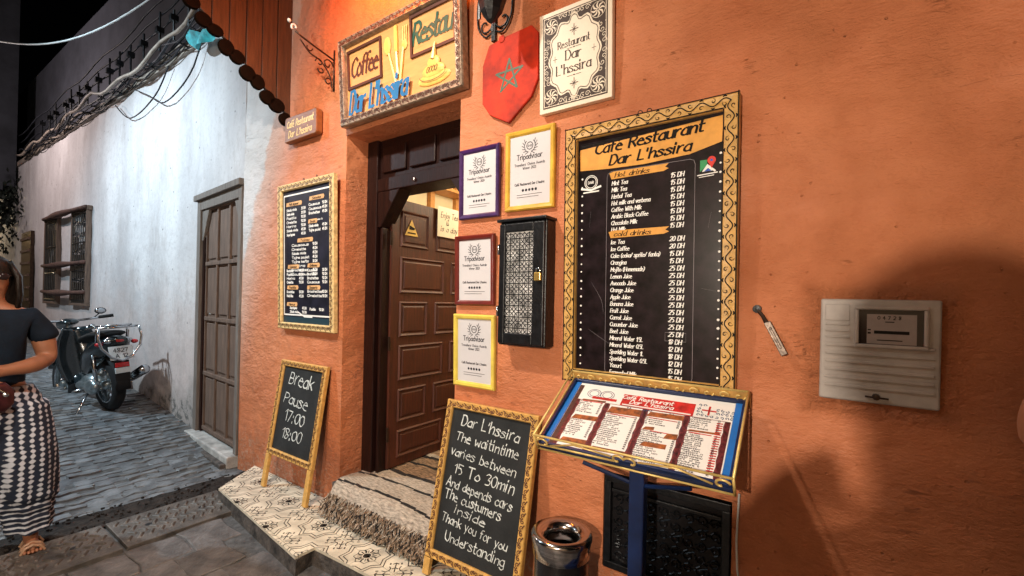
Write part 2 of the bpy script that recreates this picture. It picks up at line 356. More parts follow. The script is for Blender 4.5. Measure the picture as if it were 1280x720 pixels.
class G:
    def __init__(s): s.v = []; s.f = []; s.m = []; s.lift = 0
    def add(s, vs, fs, mi=0):
        o = len(s.v); s.v += [tuple(x) for x in vs]; s.f += [tuple(i+o for i in f) for f in fs]; s.m += [mi]*len(fs)
    def box(s, x0, x1, y0, y1, z0, z1, mi=0, mx=None):
        v = [(x0, y0, z0), (x1, y0, z0), (x1, y1, z0), (x0, y1, z0), (x0, y0, z1), (x1, y0, z1), (x1, y1, z1), (x0, y1, z1)]
        if mx: v = [tuple(mx @ Vector(p)) for p in v]
        s.add(v, [(0, 3, 2, 1), (4, 5, 6, 7), (0, 1, 5, 4), (1, 2, 6, 5), (2, 3, 7, 6), (3, 0, 4, 7)], mi)
    def tube(s, pts, r, n=6, mi=0, closed=False, cap=True):
        pts = [Vector(p) for p in pts]; N = len(pts); rr = r if isinstance(r, (list, tuple)) else [r]*N
        rings = []; up = Vector((0, 0, 1)); prev = None
        for i, p in enumerate(pts):
            a = pts[i-1] if (i or closed) else pts[i]; b = pts[(i+1) % N] if (i < N-1 or closed) else pts[i]
            t = (b-a)
            if t.length < 1e-9: t = Vector((0, 0, 1))
            t.normalize()
            if prev is None:
                u = t.cross(up)
                if u.length < .1: u = t.cross(Vector((1, 0, 0)))
            else: u = prev-t*prev.dot(t)
            u.normalize(); prev = u; w_ = t.cross(u)
            rings.append([p+(u*math.cos(2*PI*k/n)+w_*math.sin(2*PI*k/n))*rr[i] for k in range(n)])
        vs = [q for g in rings for q in g]; fs = []
        for i in range(N if closed else N-1):
            j = (i+1) % N
            for k in range(n): fs.append((i*n+k, i*n+(k+1) % n, j*n+(k+1) % n, j*n+k))
        if cap and not closed: fs.append(tuple(range(n-1, -1, -1))); fs.append(tuple((N-1)*n+k for k in range(n)))
        s.add(vs, fs, mi)
    def lathe(s, prof, n=24, c=(0, 0, 0), mi=0, axis='z'):
        vs = []; fs = []
        for r, z in prof:
            for k in range(n):
                a = 2*PI*k/n; p = (r*math.cos(a), r*math.sin(a), z)
                if axis == 'y': p = (p[0], p[2], p[1])
                if axis == 'x': p = (p[2], p[0], p[1])
                vs.append((p[0]+c[0], p[1]+c[1], p[2]+c[2]))
        for i in range(len(prof)-1):
            for k in range(n): fs.append((i*n+k, i*n+(k+1) % n, (i+1)*n+(k+1) % n, (i+1)*n+k))
        s.add(vs, fs, mi)
    def prism(s, poly, y0, y1, mi=0):       # polygon in xz, extruded along y
        n = len(poly); vs = [(x, y0, z) for x, z in poly]+[(x, y1, z) for x, z in poly]
        s.add(vs, [tuple(range(n)), tuple(range(2*n-1, n-1, -1))]+[(i, i+n, (i+1) % n+n, (i+1) % n) for i in range(n)], mi)
    def ell(s, c, r, nu=12, nv=8, mi=0):
        vs = []; fs = []
        for i in range(nv+1):
            t = PI*i/nv
            for k in range(nu):
                a = 2*PI*k/nu; vs.append((c[0]+r[0]*math.sin(t)*math.cos(a), c[1]+r[1]*math.sin(t)*math.sin(a), c[2]+r[2]*math.cos(t)))
        for i in range(nv):
            for k in range(nu): fs.append((i*nu+k, i*nu+(k+1) % nu, (i+1)*nu+(k+1) % nu, (i+1)*nu+k))
        s.add(vs, fs, mi)
    def ribbon(s, pts, wd, y, mi=0, nib=None, con=.35, taper=False):     # flat stroke in the xz plane
        n = len(pts)
        if n < 2: return
        s.lift = (s.lift+1) % 9; y -= s.lift*.00003
        vs = []; p = [Vector((a, b)) for a, b in pts]
        for i in range(n):
            t = (p[min(i+1, n-1)]-p[max(i-1, 0)])
            if t.length < 1e-9: t = Vector((1, 0))
            t.normalize(); nn = Vector((-t.y, t.x)); h = wd/2
            if nib is not None: h *= con+(1-con)*abs(math.sin(math.atan2(t.y, t.x)-nib))
            if taper: h *= .25+.75*math.sin(PI*min(max(i/(n-1), .06), .94))
            e = t*(-wd*.35 if i == 0 else wd*.35 if i == n-1 else 0)
            q = p[i]+e; vs += [(q.x+nn.x*h, y, q.y+nn.y*h), (q.x-nn.x*h, y, q.y-nn.y*h)]
        s.add(vs, [(2*i, 2*i+1, 2*i+3, 2*i+2) for i in range(n-1)], mi)
    def width(s, txt, h, track=1.6, xs=1): return sum(GL.get(c, GL['o'])[0]+track for c in txt)*h/8*xs
    def text(s, txt, x, z, h, y=0, wd=.16, slant=0, nib=None, con=.35, track=1.6, xs=1, align='l', mi=0, serif=0, rot=0, jit=0, join=False, to=None):
        u = h/8
        if to: xs *= to/s.width(txt, h, track, xs)
        W_ = s.width(txt, h, track, xs)
        cx = x-(W_ if align == 'r' else W_/2 if align == 'c' else 0); cr, sr = math.cos(rot), math.sin(rot); cur = 0
        for ch in txt:
            wdt, st = GL.get(ch, GL['o']); gs_ = 1+rnd.uniform(-.14, .14)*min(1, jit*1.6); wk = 1+rnd.uniform(-.25, .25)*min(1, jit*1.6); jz = rnd.uniform(-1, 1)*jit; jr = rnd.uniform(-1, 1)*jit*.08
            for q in st:
                poly = q[0] == '-'; q = q.lstrip('-')
                if len(q) < 4: continue
                pts = [(int(q[i], 16), int(q[i+1], 16)-3) for i in range(0, len(q)-1, 2)]
                if not poly: pts = _cr(pts, 3 if h > .012 else 2)
                out = []
                for a, b in pts:
                    if jit: a += rnd.uniform(-.12, .12)*jit*2; b += rnd.uniform(-.12, .12)*jit*2
                    a2 = (a+b*(slant+jr))*u*xs+cur; b2 = (b*gs_+jz*.5)*u
                    out.append((cx+a2*cr-b2*sr, z+a2*sr+b2*cr))
                segs = [out] if not poly else [out[i:i+2] for i in range(len(out)-1)]
                for sg in segs: s.ribbon(sg, wd*h*wk, y, mi, nib, con)
                if serif:
                    for e, o in ((pts[0], pts[1]), (pts[-1], pts[-2])):
                        if abs(e[0]-o[0]) < 1.5 and abs(e[1]-o[1]) > 1.5:
                            a2 = (e[0]+e[1]*slant)*u*xs+cur; b2 = e[1]*u; k = serif*h
                            s.ribbon([(cx+(a2-k)*cr-b2*sr, z+(a2-k)*sr+b2*cr), (cx+(a2+k)*cr-b2*sr, z+(a2+k)*sr+b2*cr)], wd*h*.4, y, mi)
            cur += (wdt+track)*u*xs
    def build(s, name, mats, parent=None, loc=(0, 0, 0), rot=(0, 0, 0), smooth=False, bevel=0, mx=None):
        me = bpy.data.meshes.new(name); me.from_pydata([tuple(mx @ Vector(p)) for p in s.v] if mx else s.v, [], s.f)
        for m_ in (mats if isinstance(mats, (list, tuple)) else [mats]): me.materials.append(M[m_] if isinstance(m_, str) else m_)
        for p, mi in zip(me.polygons, s.m): p.material_index = mi; p.use_smooth = smooth
        me.update(); o = bpy.data.objects.new(name, me); COL.objects.link(o); o.location = loc; o.rotation_euler = rot
        if parent: o.parent = parent
        if bevel:
            b = o.modifiers.new("bevel", 'BEVEL'); b.width = bevel; b.segments = 2; b.limit_method = 'ANGLE'; b.angle_limit = R(40)
        return o
def tag(o, label=None, cat=None, group=None, kind=None):
    if label: o['label'] = label
    if cat: o['category'] = cat
    if group: o['group'] = group
    if kind: o['kind'] = kind
    return o
def thing(name, label, cat, loc=(0, 0, 0), rot=(0, 0, 0), group=None):
    o = bpy.data.objects.new(name, None); COL.objects.link(o); o.location = loc; o.rotation_euler = rot; o.empty_display_size = .1
    return tag(o, label, cat, group)
def share(name, src, parent, loc, rot=(0, 0, 0), scale=(1, 1, 1)):
    o = src.copy(); o.name = name; COL.objects.link(o); o.parent = parent; o.location = loc; o.rotation_euler = rot; o.scale = scale
    return o
def spiral(cx, cz, r0, r1, a0, a1, n=14):
    return [(cx+(r0+(r1-r0)*i/n)*math.cos(a0+(a1-a0)*i/n), cz+(r0+(r1-r0)*i/n)*math.sin(a0+(a1-a0)*i/n)) for i in range(n+1)]

# ------------------------------------------------------------------ ground
WP = [(3.5, .35, 0), (-4.2, .02, 0), (-5.5, .12, .10), (-7.0, .10, .26), (-12, -.05, .58), (-22, -.3, 1.1), (-40, -.6, 1.6)]
def interp(x, k):
    if x >= WP[1][0]: return 0 if k == 2 else .02
    for a, b in zip(WP[1:], WP[2:]):
        if x >= b[0]: t = (x-a[0])/(b[0]-a[0]); return a[k]+(b[k]-a[k])*t
    return WP[-1][k]
gz = lambda x: interp(x, 2)
wy = lambda x: interp(x, 1)
xs_ = [12, 6, 3]+[2-.25*i for i in range(0, 60)]+[-14, -17, -22, -30, -45, -70]
ys_ = [-12, -6, -4, -3]+[-2.6+.2*i for i in range(16)]+[1.5, 4, 10]
g = G(); vs = [(x, y, gz(x)-.0055+.002*noise.noise(Vector((x*2, y*2, 0)))) for x in xs_ for y in ys_]; ny = len(ys_)
g.add(vs, [(i*ny+j, (i+1)*ny+j, (i+1)*ny+j+1, i*ny+j+1) for i in range(len(xs_)-1) for j in range(ny-1)])
ground = tag(g.build('ground', 'mortar', smooth=True), kind='structure')

SLAB = (-3.78, -3.33)       # the covered drain crossing the alley
def stone(L_, W_, seed, mat_i=0, jag=.034, th=.02):
    r = random.Random(seed); n = []
    for (ax, ay, bx, by, k) in ((-1, -1, 1, -1, 3), (1, -1, 1, 1, 3), (1, 1, -1, 1, 3), (-1, 1, -1, -1, 3)):
        for i in range(k):
            t = i/k; n.append([(ax+(bx-ax)*t)*L_/2+r.uniform(-jag, jag)*.7, (ay+(by-ay)*t)*W_/2+r.uniform(-jag, jag)*.5])
    z = r.uniform(-.003, .003); tx, ty = r.uniform(-.03, .03), r.uniform(-.03, .03); N = len(n)
    top = [(x*.965, y*.955, z+x*tx+y*ty+.0) for x, y in n]; mid = [(x, y, z+x*tx+y*ty-.0045) for x, y in n]; bot = [(x, y, -th) for x, y in n]
    G_ = G(); G_.add(top+mid+bot, [tuple(range(N))]+[(i, (i+1) % N+0, (i+1) % N+N, i+N)[::-1] for i in range(N)]+[(i+N, (i+1) % N+N, (i+1) % N+2*N, i+2*N)[::-1] for i in range(N)])
    return G_
protoA = [stone(.098, .196, 10+i) for i in range(8)]
protoF = [stone(.30, .245, 40+i, jag=.03) for i in range(8)]
meshA = []; meshF = []
def pave_cells():
    out = []
    x = -3.98; row = 0
    while x > -11.8:
        y = -1.95+(.1 if row % 2 else 0)
        while y < wy(x)-.05:
            out.append(('A', x, y)); y += .2
        x -= .1; row += 1
    x = -3.17; row = 0
    while x > -3.2-.001 or x < 2.6:
        y = -2.6+(.13 if row % 2 else 0)
        while y < -.02:
            if not (x > -3.7 and y > (-.38 if x < -3.4 else -.5)+.02 and x < -1) and not (x >= -1.2 and y > -.3): out.append(('F', x, y))
            y += .25
        x += .306; row += 1
        if x > 2.6: break
    return out
cells = pave_cells()
Pc = Vector((0, -1.84, 1.52))
def vis(x, y):
    d = Vector((x, y, gz(x)))-Pc; zz = d.dot(F)
    if zz < .2: return 0
    px, py = 640+552.8*d.dot(RT)/zz, 374-552.8*d.dot(UP)/zz
    return 1/zz if (-30 < px < 1300 and py < 760) else 0
cells.sort(key=lambda c: -vis(c[1], c[2]) * (2.2 if c[0] == 'F' else 1))
rest = {'A': G(), 'F': G()}
for lst, protos, mt in ((meshA, protoA, 'pave'), (meshF, protoF, 'pave2')):
    for p in protos:
        me = bpy.data.meshes.new('paving_stone' if mt == 'pave' else 'flagstone'); me.from_pydata(p.v, [], p.f); me.materials.append(M[mt]); lst.append(me)
cnt = {'A': 0, 'F': 0}
for kd, x, y in cells:
    v = vis(x, y); i = rnd.randrange(8)
    slope = math.atan((gz(x-.05)-gz(x+.05))/.1)
    if v > 0 and cnt[kd] < 290:
        cnt[kd] += 1
        o = bpy.data.objects.new('paving_stone' if kd == 'A' else 'flagstone', (meshA if kd == 'A' else meshF)[i]); COL.objects.link(o); o.parent = ground
        o.location = (x, y, gz(x)+rnd.uniform(-.002, .002)); o.rotation_euler = (0, slope, rnd.choice((0, PI))+rnd.uniform(-.03, .03))
    else:
        p = (protoA if kd == 'A' else protoF)[i]; R_ = rest[kd]; ca = rnd.uniform(-.03, .03)
        R_.add([(x+a-b*ca, y+b+a*ca, gz(x+a)+c+rnd.uniform(-.0005, .0005)) for a, b, c in p.v], p.f)
tag(rest['A'].build('distant_paving', 'pave', ground), kind='stuff'); tag(rest['F'].build('spare_flagstones', 'pave2', ground), kind='stuff')
# worn dirt strip between the drain slabs and the cobbles
g = G(); nx, nyy = 16, 60
vs = [(-4.06+.30*i/nx+.02*noise.noise(Vector((0, j*.3, 1))), -2.1+2.1*j/nyy, .006+.016*abs(noise.noise(Vector((i*.7, j*.9, 0))))+.012*noise.noise(Vector((i*.3, j*.25, 5)))) for i in range(nx+1) for j in range(nyy+1)]
g.add(vs, [(i*(nyy+1)+j, (i+1)*(nyy+1)+j, (i+1)*(nyy+1)+j+1, i*(nyy+1)+j+1) for i in range(nx) for j in range(nyy)])
tag(g.build('dirt_strip', 'dirt', smooth=True), kind='structure')
g = G()
for i in range(260):
    x, y = rnd.uniform(-4.08, -3.78), rnd.uniform(-1.9, -.1); r_ = rnd.uniform(.004, .013)
    g.ell((x, y, .016), (r_, r_*rnd.uniform(.7, 1.3), r_*.7), 6, 4)
tag(g.build('loose_gravel', 'dirt'), 'loose dark grit in the strip beside the drain slabs', 'gravel', kind='stuff')
# drain slabs with chevron relief and lifting holes
for k, (y0, y1) in enumerate(((-.965, -.32), (-1.66, -.985))):
    g = G(); g.box(-.225, .225, y0, y1, -.03, .018)
    for r_ in range(5):
        n = int((y1-y0)/.055)
        for j in range(n):
            cx = -.15+.068*r_; cy = y0+.035+.055*j+(.027 if r_ % 2 else 0)
            if cy > y1-.03 or (abs(cx) < .05 and j % 5 == 2): continue
            mxx = Matrix.Translation((cx, cy, 0)) @ Matrix.Rotation(.5 if r_ % 2 else -.5, 4, 'Z')
            L_, q = .034, .011; vs = [mxx @ Vector(p) for p in ((-L_, -q, .018), (L_, -q, .018), (L_, q, .018), (-L_, q, .018), (-L_*.7, -q*.3, .028), (L_*.7, -q*.3, .028), (L_*.7, q*.4, .027), (-L_*.7, q*.4, .027))]
            g.add(vs, [(4, 5, 6, 7), (0, 1, 5, 4), (1, 2, 6, 5), (2, 3, 7, 6), (3, 0, 4, 7)])
    o = g.build('drain_slab', 'slab', loc=(-3.555, 0, .004), rot=(0, 0, .0), bevel=.006)
    tag(o, ('ribbed stone drain slab whose end touches the tiled step', 'ribbed stone drain slab further out beside the walking woman')[k], 'drain slab', 'stone slabs covering the drain across the alley')
    h = G()
    for q in (-.8, -.5) if k == 0 else (-1.5, -1.15): h.lathe([(.0, .0185), (.022, .0188)], 10, (0, q, 0))
    h.build('lifting_hole', 'black', o)

# ------------------------------------------------------------------ restaurant facade
rb = thing('restaurant_building', 'orange plastered cafe facade with an open dark wooden doorway', 'building', (0, 0, 0))
def wallgrid(x0, x1, z0, z1, holes, step, disp, yf=lambda x: 0):
    bx = sorted({x0, x1, *[h[0] for h in holes], *[h[1] for h in holes]}); bz = sorted({z0, z1, *[h[2] for h in holes], *[h[3] for h in holes]})
    def lines(b):
        o = []
        for a, c in zip(b, b[1:]): n = max(1, int((c-a)/step)); o += [a+(c-a)*i/n for i in range(n)]
        return o+[b[-1]]
    X, Z = lines(bx), lines(bz); vs = []; fs = []
    for x in X:
        for z in Z:
            d = min([max(h[0]-x, x-h[1], h[2]-z, z-h[3], 0) for h in holes] or [1]); k = min(1, d/.08)
            e = noise.noise(Vector((x*1.3, 3, z*1.3)))*.6+noise.noise(Vector((x*4, 7, z*6)))*.3+noise.noise(Vector((x*11, 1, z*16)))*.15
            vs.append((x, yf(x)+disp*e*k, z))
    nz = len(Z)
    for i in range(len(X)-1):
        for j in range(nz-1):
            cx, cz = (X[i]+X[i+1])/2, (Z[j]+Z[j+1])/2
            if any(h[0] < cx < h[1] and h[2] < cz < h[3] for h in holes): continue
            fs.append((i*nz+j, (i+1)*nz+j, (i+1)*nz+j+1, i*nz+j+1))
    return vs, fs
DO = (-2.69, -1.65, .28, 2.64); HA = (-.765, -.255, .37, .785)
g = G(); vs, fs = wallgrid(-4.17, 3.5, -.1, 5.2, [(DO[0], DO[1], -.1, DO[3]), HA], .035, .012); g.add(vs, fs)
for (a, b, c, d), dp in ((DO, .42), (HA, .12)):       # reveals
    g.add([(a, 0, -.1 if dp > .2 else c), (a, dp, -.1 if dp > .2 else c), (a, dp, d), (a, 0, d)], [(0, 1, 2, 3)]); g.add([(b, 0, -.1 if dp > .2 else c), (b, dp, -.1 if dp > .2 else c), (b, dp, d), (b, 0, d)], [(0, 3, 2, 1)])
    g.add([(a, 0, d), (a, dp, d), (b, dp, d), (b, 0, d)], [(0, 1, 2, 3)])
g.add([(HA[0], 0, HA[2]), (HA[0], .12, HA[2]), (HA[1], .12, HA[2]), (HA[1], 0, HA[2])], [(0, 1, 2, 3)])
g.add([(-4.17, 0, -.1), (-4.17, .3, -.1), (-4.17, .3, 5.2), (-4.17, 0, 5.2)], [(0, 1, 2, 3)])
g.add([(-4.17, 0, 5.2), (3.5, 0, 5.2), (3.5, .3, 5.2), (-4.17, .3, 5.2)], [(0, 1, 2, 3)])
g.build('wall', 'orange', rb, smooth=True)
g = G()                                           # room behind the doorway
x0, x1, y0, y1, z0, z1 = -3.3, -.4, .4, 3.2, .28, 2.95
g.box(x0, x1, y1, y1+.1, z0, z1); g.box(x0-.1, x0, y0, y1, z0, z1); g.box(x1, x1+.1, y0, y1, z0, z1); g.box(x0, x1, y0, y1, z1, z1+.1)
g.box(x0, DO[0]-.002, .40, .45, z0, z1); g.box(DO[1]+.002, x1, .40, .45, z0, z1); g.box(DO[0]-.002, DO[1]+.002, .422, .45, DO[3], z1)
g.build('room_wall', 'cream', rb)
g = G()
for i in range(7): g.box(x0+.002, x0+.05, .6+.38*i, .66+.38*i, z0, z1-.002)
for z in (2.0, 2.32, 2.62): g.box(x0+.002, x0+.22, .5, 3.1, z, z+.03)
for i in range(5): g.box(x0+.1, x1-.1, .8+.5*i, .88+.5*i, z1-.09, z1-.001)
g.build('room_shelving', 'signwood', rb)
g = G(); g.box(x0, x1, .4, y1, .18, .28); g.box(DO[0]+.003, DO[1]-.003, -.06, .4, -.02, .277); g.build('doorstep', 'kerb', rb, bevel=.01)
# dark door frame and transom
g = G(); y = .17
g.box(DO[0]+.003, DO[0]+.115, y, y+.2, .275, DO[3]-.003); g.box(DO[1]-.075, DO[1]-.003, y, y+.2, .275, DO[3]-.003)
g.box(DO[0]+.115, DO[1]-.075, y+.004, y+.2, 2.27, 2.36)
g.prism([(DO[0]+.115, 2.27), (DO[0]+.115, 2.02), (DO[0]+.15, 2.02), (DO[0]+.34, 2.27)], y+.008, y+.12)
g.prism([(DO[1]-.075, 2.27), (DO[1]-.075, 2.10), (DO[1]-.10, 2.10), (DO[1]-.24, 2.27)], y+.008, y+.12)
g.box(DO[0]+.135, DO[0]+.16, y+.02, y+.2, .275, 2.02)
g.build('door_frame', 'frameblack', rb, bevel=.006)
g = G(); g.box(DO[0]+.115, DO[1]-.075, y+.03, y+.18, 2.36, DO[3]-.003); fr = g.build('transom', 'frameblack', rb)
g = G()
for i in range(3): xx = DO[0]+.15+.275*i; g.box(xx, xx+.24, y+.012, y+.03, 2.40, 2.58)
g.build('transom_panel', 'frameblack', fr, bevel=.008)
g = G(); g.lathe([(0, 0), (.012, .004), (.016, .012)], 12, (-2.2, y-.012, 2.31), axis='y'); g.build('door_bolt', 'chrome', rb, smooth=True)
# open door leaf, swung inwards at right angles
leaf = G(); LX = -2.535; leaf.box(LX-.022, LX+.022, .26, 1.12, .30, 2.245); lf = leaf.build('door', 'doorwood', rb, bevel=.004)
rows = [(1.90, 2.17), (1.56, 1.83), (1.24, 1.50), (.92, 1.18), (.62, .86), (.36, .56)]
pm = {}
def panel(L_, H_):
    k = (round(L_, 3), round(H_, 3))
    if k in pm: return pm[k]
    g = G(); b = .028
    g.add([(0, -L_/2, -H_/2), (0, L_/2, -H_/2), (0, L_/2, H_/2), (0, -L_/2, H_/2), (.010, -L_/2+.01, -H_/2+.01), (.010, L_/2-.01, -H_/2+.01), (.010, L_/2-.01, H_/2-.01), (.010, -L_/2+.01, H_/2-.01),
           (-.004, -L_/2+b, -H_/2+b), (-.004, L_/2-b, -H_/2+b), (-.004, L_/2-b, H_/2-b), (-.004, -L_/2+b, H_/2-b), (.006, -L_/2+b*1.5, -H_/2+b*1.5), (.006, L_/2-b*1.5, -H_/2+b*1.5), (.006, L_/2-b*1.5, H_/2-b*1.5), (.006, -L_/2+b*1.5, H_/2-b*1.5)],
          [(i+4*r_, (i+1) % 4+4*r_, (i+1) % 4+4*r_+4, i+4*r_+4) for r_ in range(3) for i in range(4)]+[(12, 13, 14, 15)])
    pm[k] = g; return g
for i, (a, b) in enumerate(rows):
    cols = ((.34, .62), (.70, 1.04)) if i % 2 == 0 else ((.34, .80), (.88, 1.04))
    for c, d in cols: panel(d-c, b-a).build('door_panel', 'doorwood', lf, loc=(LX+.0225, (c+d)/2, (a+b)/2))
for z in (.55, 1.2, 1.95): g = G(); g.tube([(LX+.03, .25, z-.05), (LX+.03, .25, z+.05)], .009, 8); g.build('hinge', 'bronze', lf)
g = G(); g.prism([(0, 0), (.13, -.0), (.065, .12)], 0, .002); o = g.build('warning_sticker', 'goldlet', loc=(LX+.034, .37, 1.99), rot=(0, 0, R(90)))
tag(o, 'small pale triangular camera warning sticker on the door panel', 'sticker')
h = G(); h.prism([(.04, .045), (.085, .045), (.085, .062), (.04, .062)], -.0015, -.0005); h.ribbon([(.045, .07), (.09, .055)], .012, -.0016); h.ribbon([(.03, .02), (.10, .02)], .010, -.0016)
h.build('sticker_print', 'blackline', o)
g = G(); g.box(-.135, .135, -.002, 0, -.12, .12); o = g.build('paper_sign', 'creamsign', loc=(LX+.042, .83, 2.145), rot=(0, R(0), R(90)))
tag(o, 'cream handwritten paper sign pinned high on the open door', 'paper sign')
h = G()
for t, x, z in (('Enjoy Tea', 0, .035), ('&', -.02, -.02), ('is a day', 0, -.075)): h.text(t, x, z, .042, -.003, .15, slant=.2, nib=.7, con=.25, align='c', jit=.4, to=.2 if len(t) > 2 else None)
h.build('handwriting', 'ink', o)

# canopy with scalloped lower edge
cp = thing('wooden_canopy', 'reddish plank canopy cheek with black scalloped edge above the white house', 'canopy', (-3.45, 0, 2.92))
g = G()
for i in range(9):
    ya, yb = -.112*i, -.112*(i+1)+.004; za, zb = .56/.67*-ya, .56/.67*-yb
    d = rnd.uniform(-.003, .003); s_ = G(); s_.add([(-.015+d, ya, za), (-.015+d, yb, zb), (-.015+d, yb, 2.1), (-.015+d, ya, 2.1), (.015+d, ya, za), (.015+d, yb, zb), (.015+d, yb, 2.1), (.015+d, ya, 2.1)],
        [(0, 1, 2, 3), (7, 6, 5, 4), (0, 4, 5, 1), (1, 5, 6, 2), (2, 6, 7, 3), (3, 7, 4, 0)]); s_.build('plank', 'canopy', cp, bevel=.004)
matteblack = mat('matte_black_wood', (.010, .006, .004), 1); matteblack.node_tree.nodes['Principled BSDF'].inputs['Specular IOR Level'].default_value = 0
sc0 = G(); sc0.lathe([(0, -.017), (.046, -.017), (.050, -.014), (.050, .014), (.046, .017), (0, .017)], 18, axis='x'); sc = None
for i in range(14):
    t = i/13; loc = (.002, -.03-.93*t, .56/.67*(.03+.93*t)-.012+(.012 if i % 2 else -.012)-.02)
    if sc is None: sc = sc0.build('scallop', matteblack, cp, loc=loc, smooth=False)
    else: share('scallop', sc, cp, loc, scale=(1, .95+.25*rnd.random(), .7+.5*rnd.random()))
g = G(); g.box(-.02, .9, -1.02, 0, 2.1, 2.15); g.build('canopy_roof', 'canopy', cp)

# ------------------------------------------------------------------ picture-frame helper (local x right, z up, front towards -y)
def ringframe(w_, h_, b, d, prof=None, y0=0):
    prof = prof or [(0, 0), (0, -d*.8), (.12, -d), (.5, -d*.92), (.88, -d), (1, -d*.7), (1, -d*.25)]
    g = G(); rings = []
    for t, y in prof: i = b*t; rings.append([(-w_/2+i, y0+y, -h_/2+i), (w_/2-i, y0+y, -h_/2+i), (w_/2-i, y0+y, h_/2-i), (-w_/2+i, y0+y, h_/2-i)])
    g.add([p for r_ in rings for p in r_], [(4*r_+i, 4*r_+(i+1) % 4, 4*r_+4+(i+1) % 4, 4*r_+4+i) for r_ in range(len(prof)-1) for i in range(4)])
    return g
def edge_run(w_, h_, b):      # yields a transform per side of the frame: (length, function(u, v) -> x, z), u along, v from -b/2..b/2
    o = b/2
    yield w_-b, lambda u, v: (-w_/2+o+u, h_/2-o+v)
    yield w_-b, lambda u, v: (w_/2-o-u, -h_/2+o-v)
    yield h_-b, lambda u, v: (w_/2-o+v, h_/2-o-u)
    yield h_-b, lambda u, v: (-w_/2+o-v, -h_/2+o+u)
def scrollwork(w_, h_, b, y, pitch, wd, style=0):
    g = G()
    for L_, f in edge_run(w_, h_, b):
        n = max(2, round(L_/pitch)); p = L_/n
        for i in range(n):
            u0 = (i+.5)*p; sg = 1 if i % 2 else -1
            if style == 0:      # continuous wave with a curl in each trough
                g.ribbon([f(u0+(t/8-.5)*p, sg*b*.20*math.sin(PI*t/8)) for t in range(9)], wd, y)
                g.ribbon([f(u0+a, -sg*b*.16+c) for a, c in spiral(0, 0, b*.17, b*.05, i, i+5.2*sg, 8)], wd*.9, y, taper=True)
                g.ribbon([f(u0-b*.09, sg*b*.33), f(u0, sg*b*.38), f(u0+b*.09, sg*b*.33)], wd*1.8, y, taper=True)
            elif style == 1:    # curls
                pts = [f(u0+(a)*1, sg*c) for a, c in spiral(0, 0, p*.46, p*.08, PI if sg > 0 else 0, PI+3.6*PI*.6 if sg > 0 else 3.6*PI*.6, 9)]
                g.ribbon(pts, wd, y)
                g.ribbon([f(u0-p*.5, -sg*b*.3), f(u0-p*.1, -sg*b*.12)], wd*1.3, y)
        if style == 0:
            g.ribbon([f(-b/2, b*.44), f(L_+b/2, b*.44)], wd, y); g.ribbon([f(b/2, -b*.44), f(L_-b/2, -b*.44)], wd, y)
    return g
def board(name, label, cat, w_, h_, b, d, fmat, pmat, loc, rot=(0, 0, 0), group=None, pitch=.03, wd=.004, style=1, lmat='blackline', inset=.4):
    t = thing(name, label, cat, loc, rot, group)
    ringframe(w_, h_, b, d).build('frame', fmat, t, loc=(0, 0, h_/2), bevel=.002)
    g = G(); g.box(-w_/2+b*.7, w_/2-b*.7, -d*inset, -.001, -h_/2+b*.7, h_/2-b*.7); g.build('panel', pmat, t, loc=(0, 0, h_/2))
    if pitch: scrollwork(w_, h_, b, -d-.0004, pitch, wd, style).build('scroll_ornament', lmat, t, loc=(0, 0, h_/2))
    return t

# ---- large drinks menu
MW, MH = .709, 1.132
t = board('drinks_menu_board', 'tall black drinks menu in a wide gold scroll frame above the menu stand', 'menu board', MW, MH, .056, .04, 'gold', 'darkpanel', (-.60, -.012, 1.734-MH/2), (R(1), 0, 0), pitch=.040, wd=.0042, style=0, inset=.35)
Y = -.04*.35; ZC = MH/2
def onb(g, name, m, dy=.001, par=None, zc=None): return g.build(name, m, par or t, loc=(0, Y-dy, ZC if zc is None else zc))
g = G(); g.prism([(-.29, .468), (.297, .498), (.294, .40), (.18, .372), (0, .362), (-.15, .366), (-.288, .375)], -.0005, 0); onb(g, 'title_banner', 'bannerc')
g = G()
g.text('Café Restaurant', -.215, .437, .043, 0, .24, slant=.25, nib=.25, con=.5, track=1.5, rot=.035, to=.45); g.text("Dar L'hssira", -.150, .381, .040, 0, .24, slant=.25, nib=.25, con=.5, track=1.6, rot=.015, to=.34)
for k in range(9): g.ribbon([(-.28+.06*k, .478+.0025*k+rnd.uniform(-.004, .004)), (-.23+.06*k, .482+.0025*k)], .006, 0)
onb(g, 'title_lettering', 'blackline', .0025)
g = G(); g.prism([(-.15, .345), (-.14, .318), (.08, .322), (.10, .330), (.086, .338), (.10, .350), (-.13, .350)], -.0005, 0); onb(g, 'heading_strip', 'bannerc'); g = G(); g.prism([(-.15, .092), (-.14, .066), (.085, .07), (.105, .078), (.09, .086), (.105, .098), (-.13, .098)], -.0005, 0)
onb(g, 'heading_strip', 'bannerc')
g = G(); g.text('Hot drinks', -.125, .325, .019, 0, .2, slant=.25, nib=.1, to=.15); g.text('cold drinks', -.125, .073, .019, 0, .2, slant=.25, nib=.1, to=.16); onb(g, 'heading_lettering', 'blackline', .0025)
hot = [('Mint Tea', 15), ('Milk Tea', 15), ('Herbal Tea', 15), ('Hot milk and verbena', 15), ('Coffee With Milk', 15), ('Arabic Black Coffee', 15), ('Chocolate Milk', 15), ('Hot Milk', 15)]
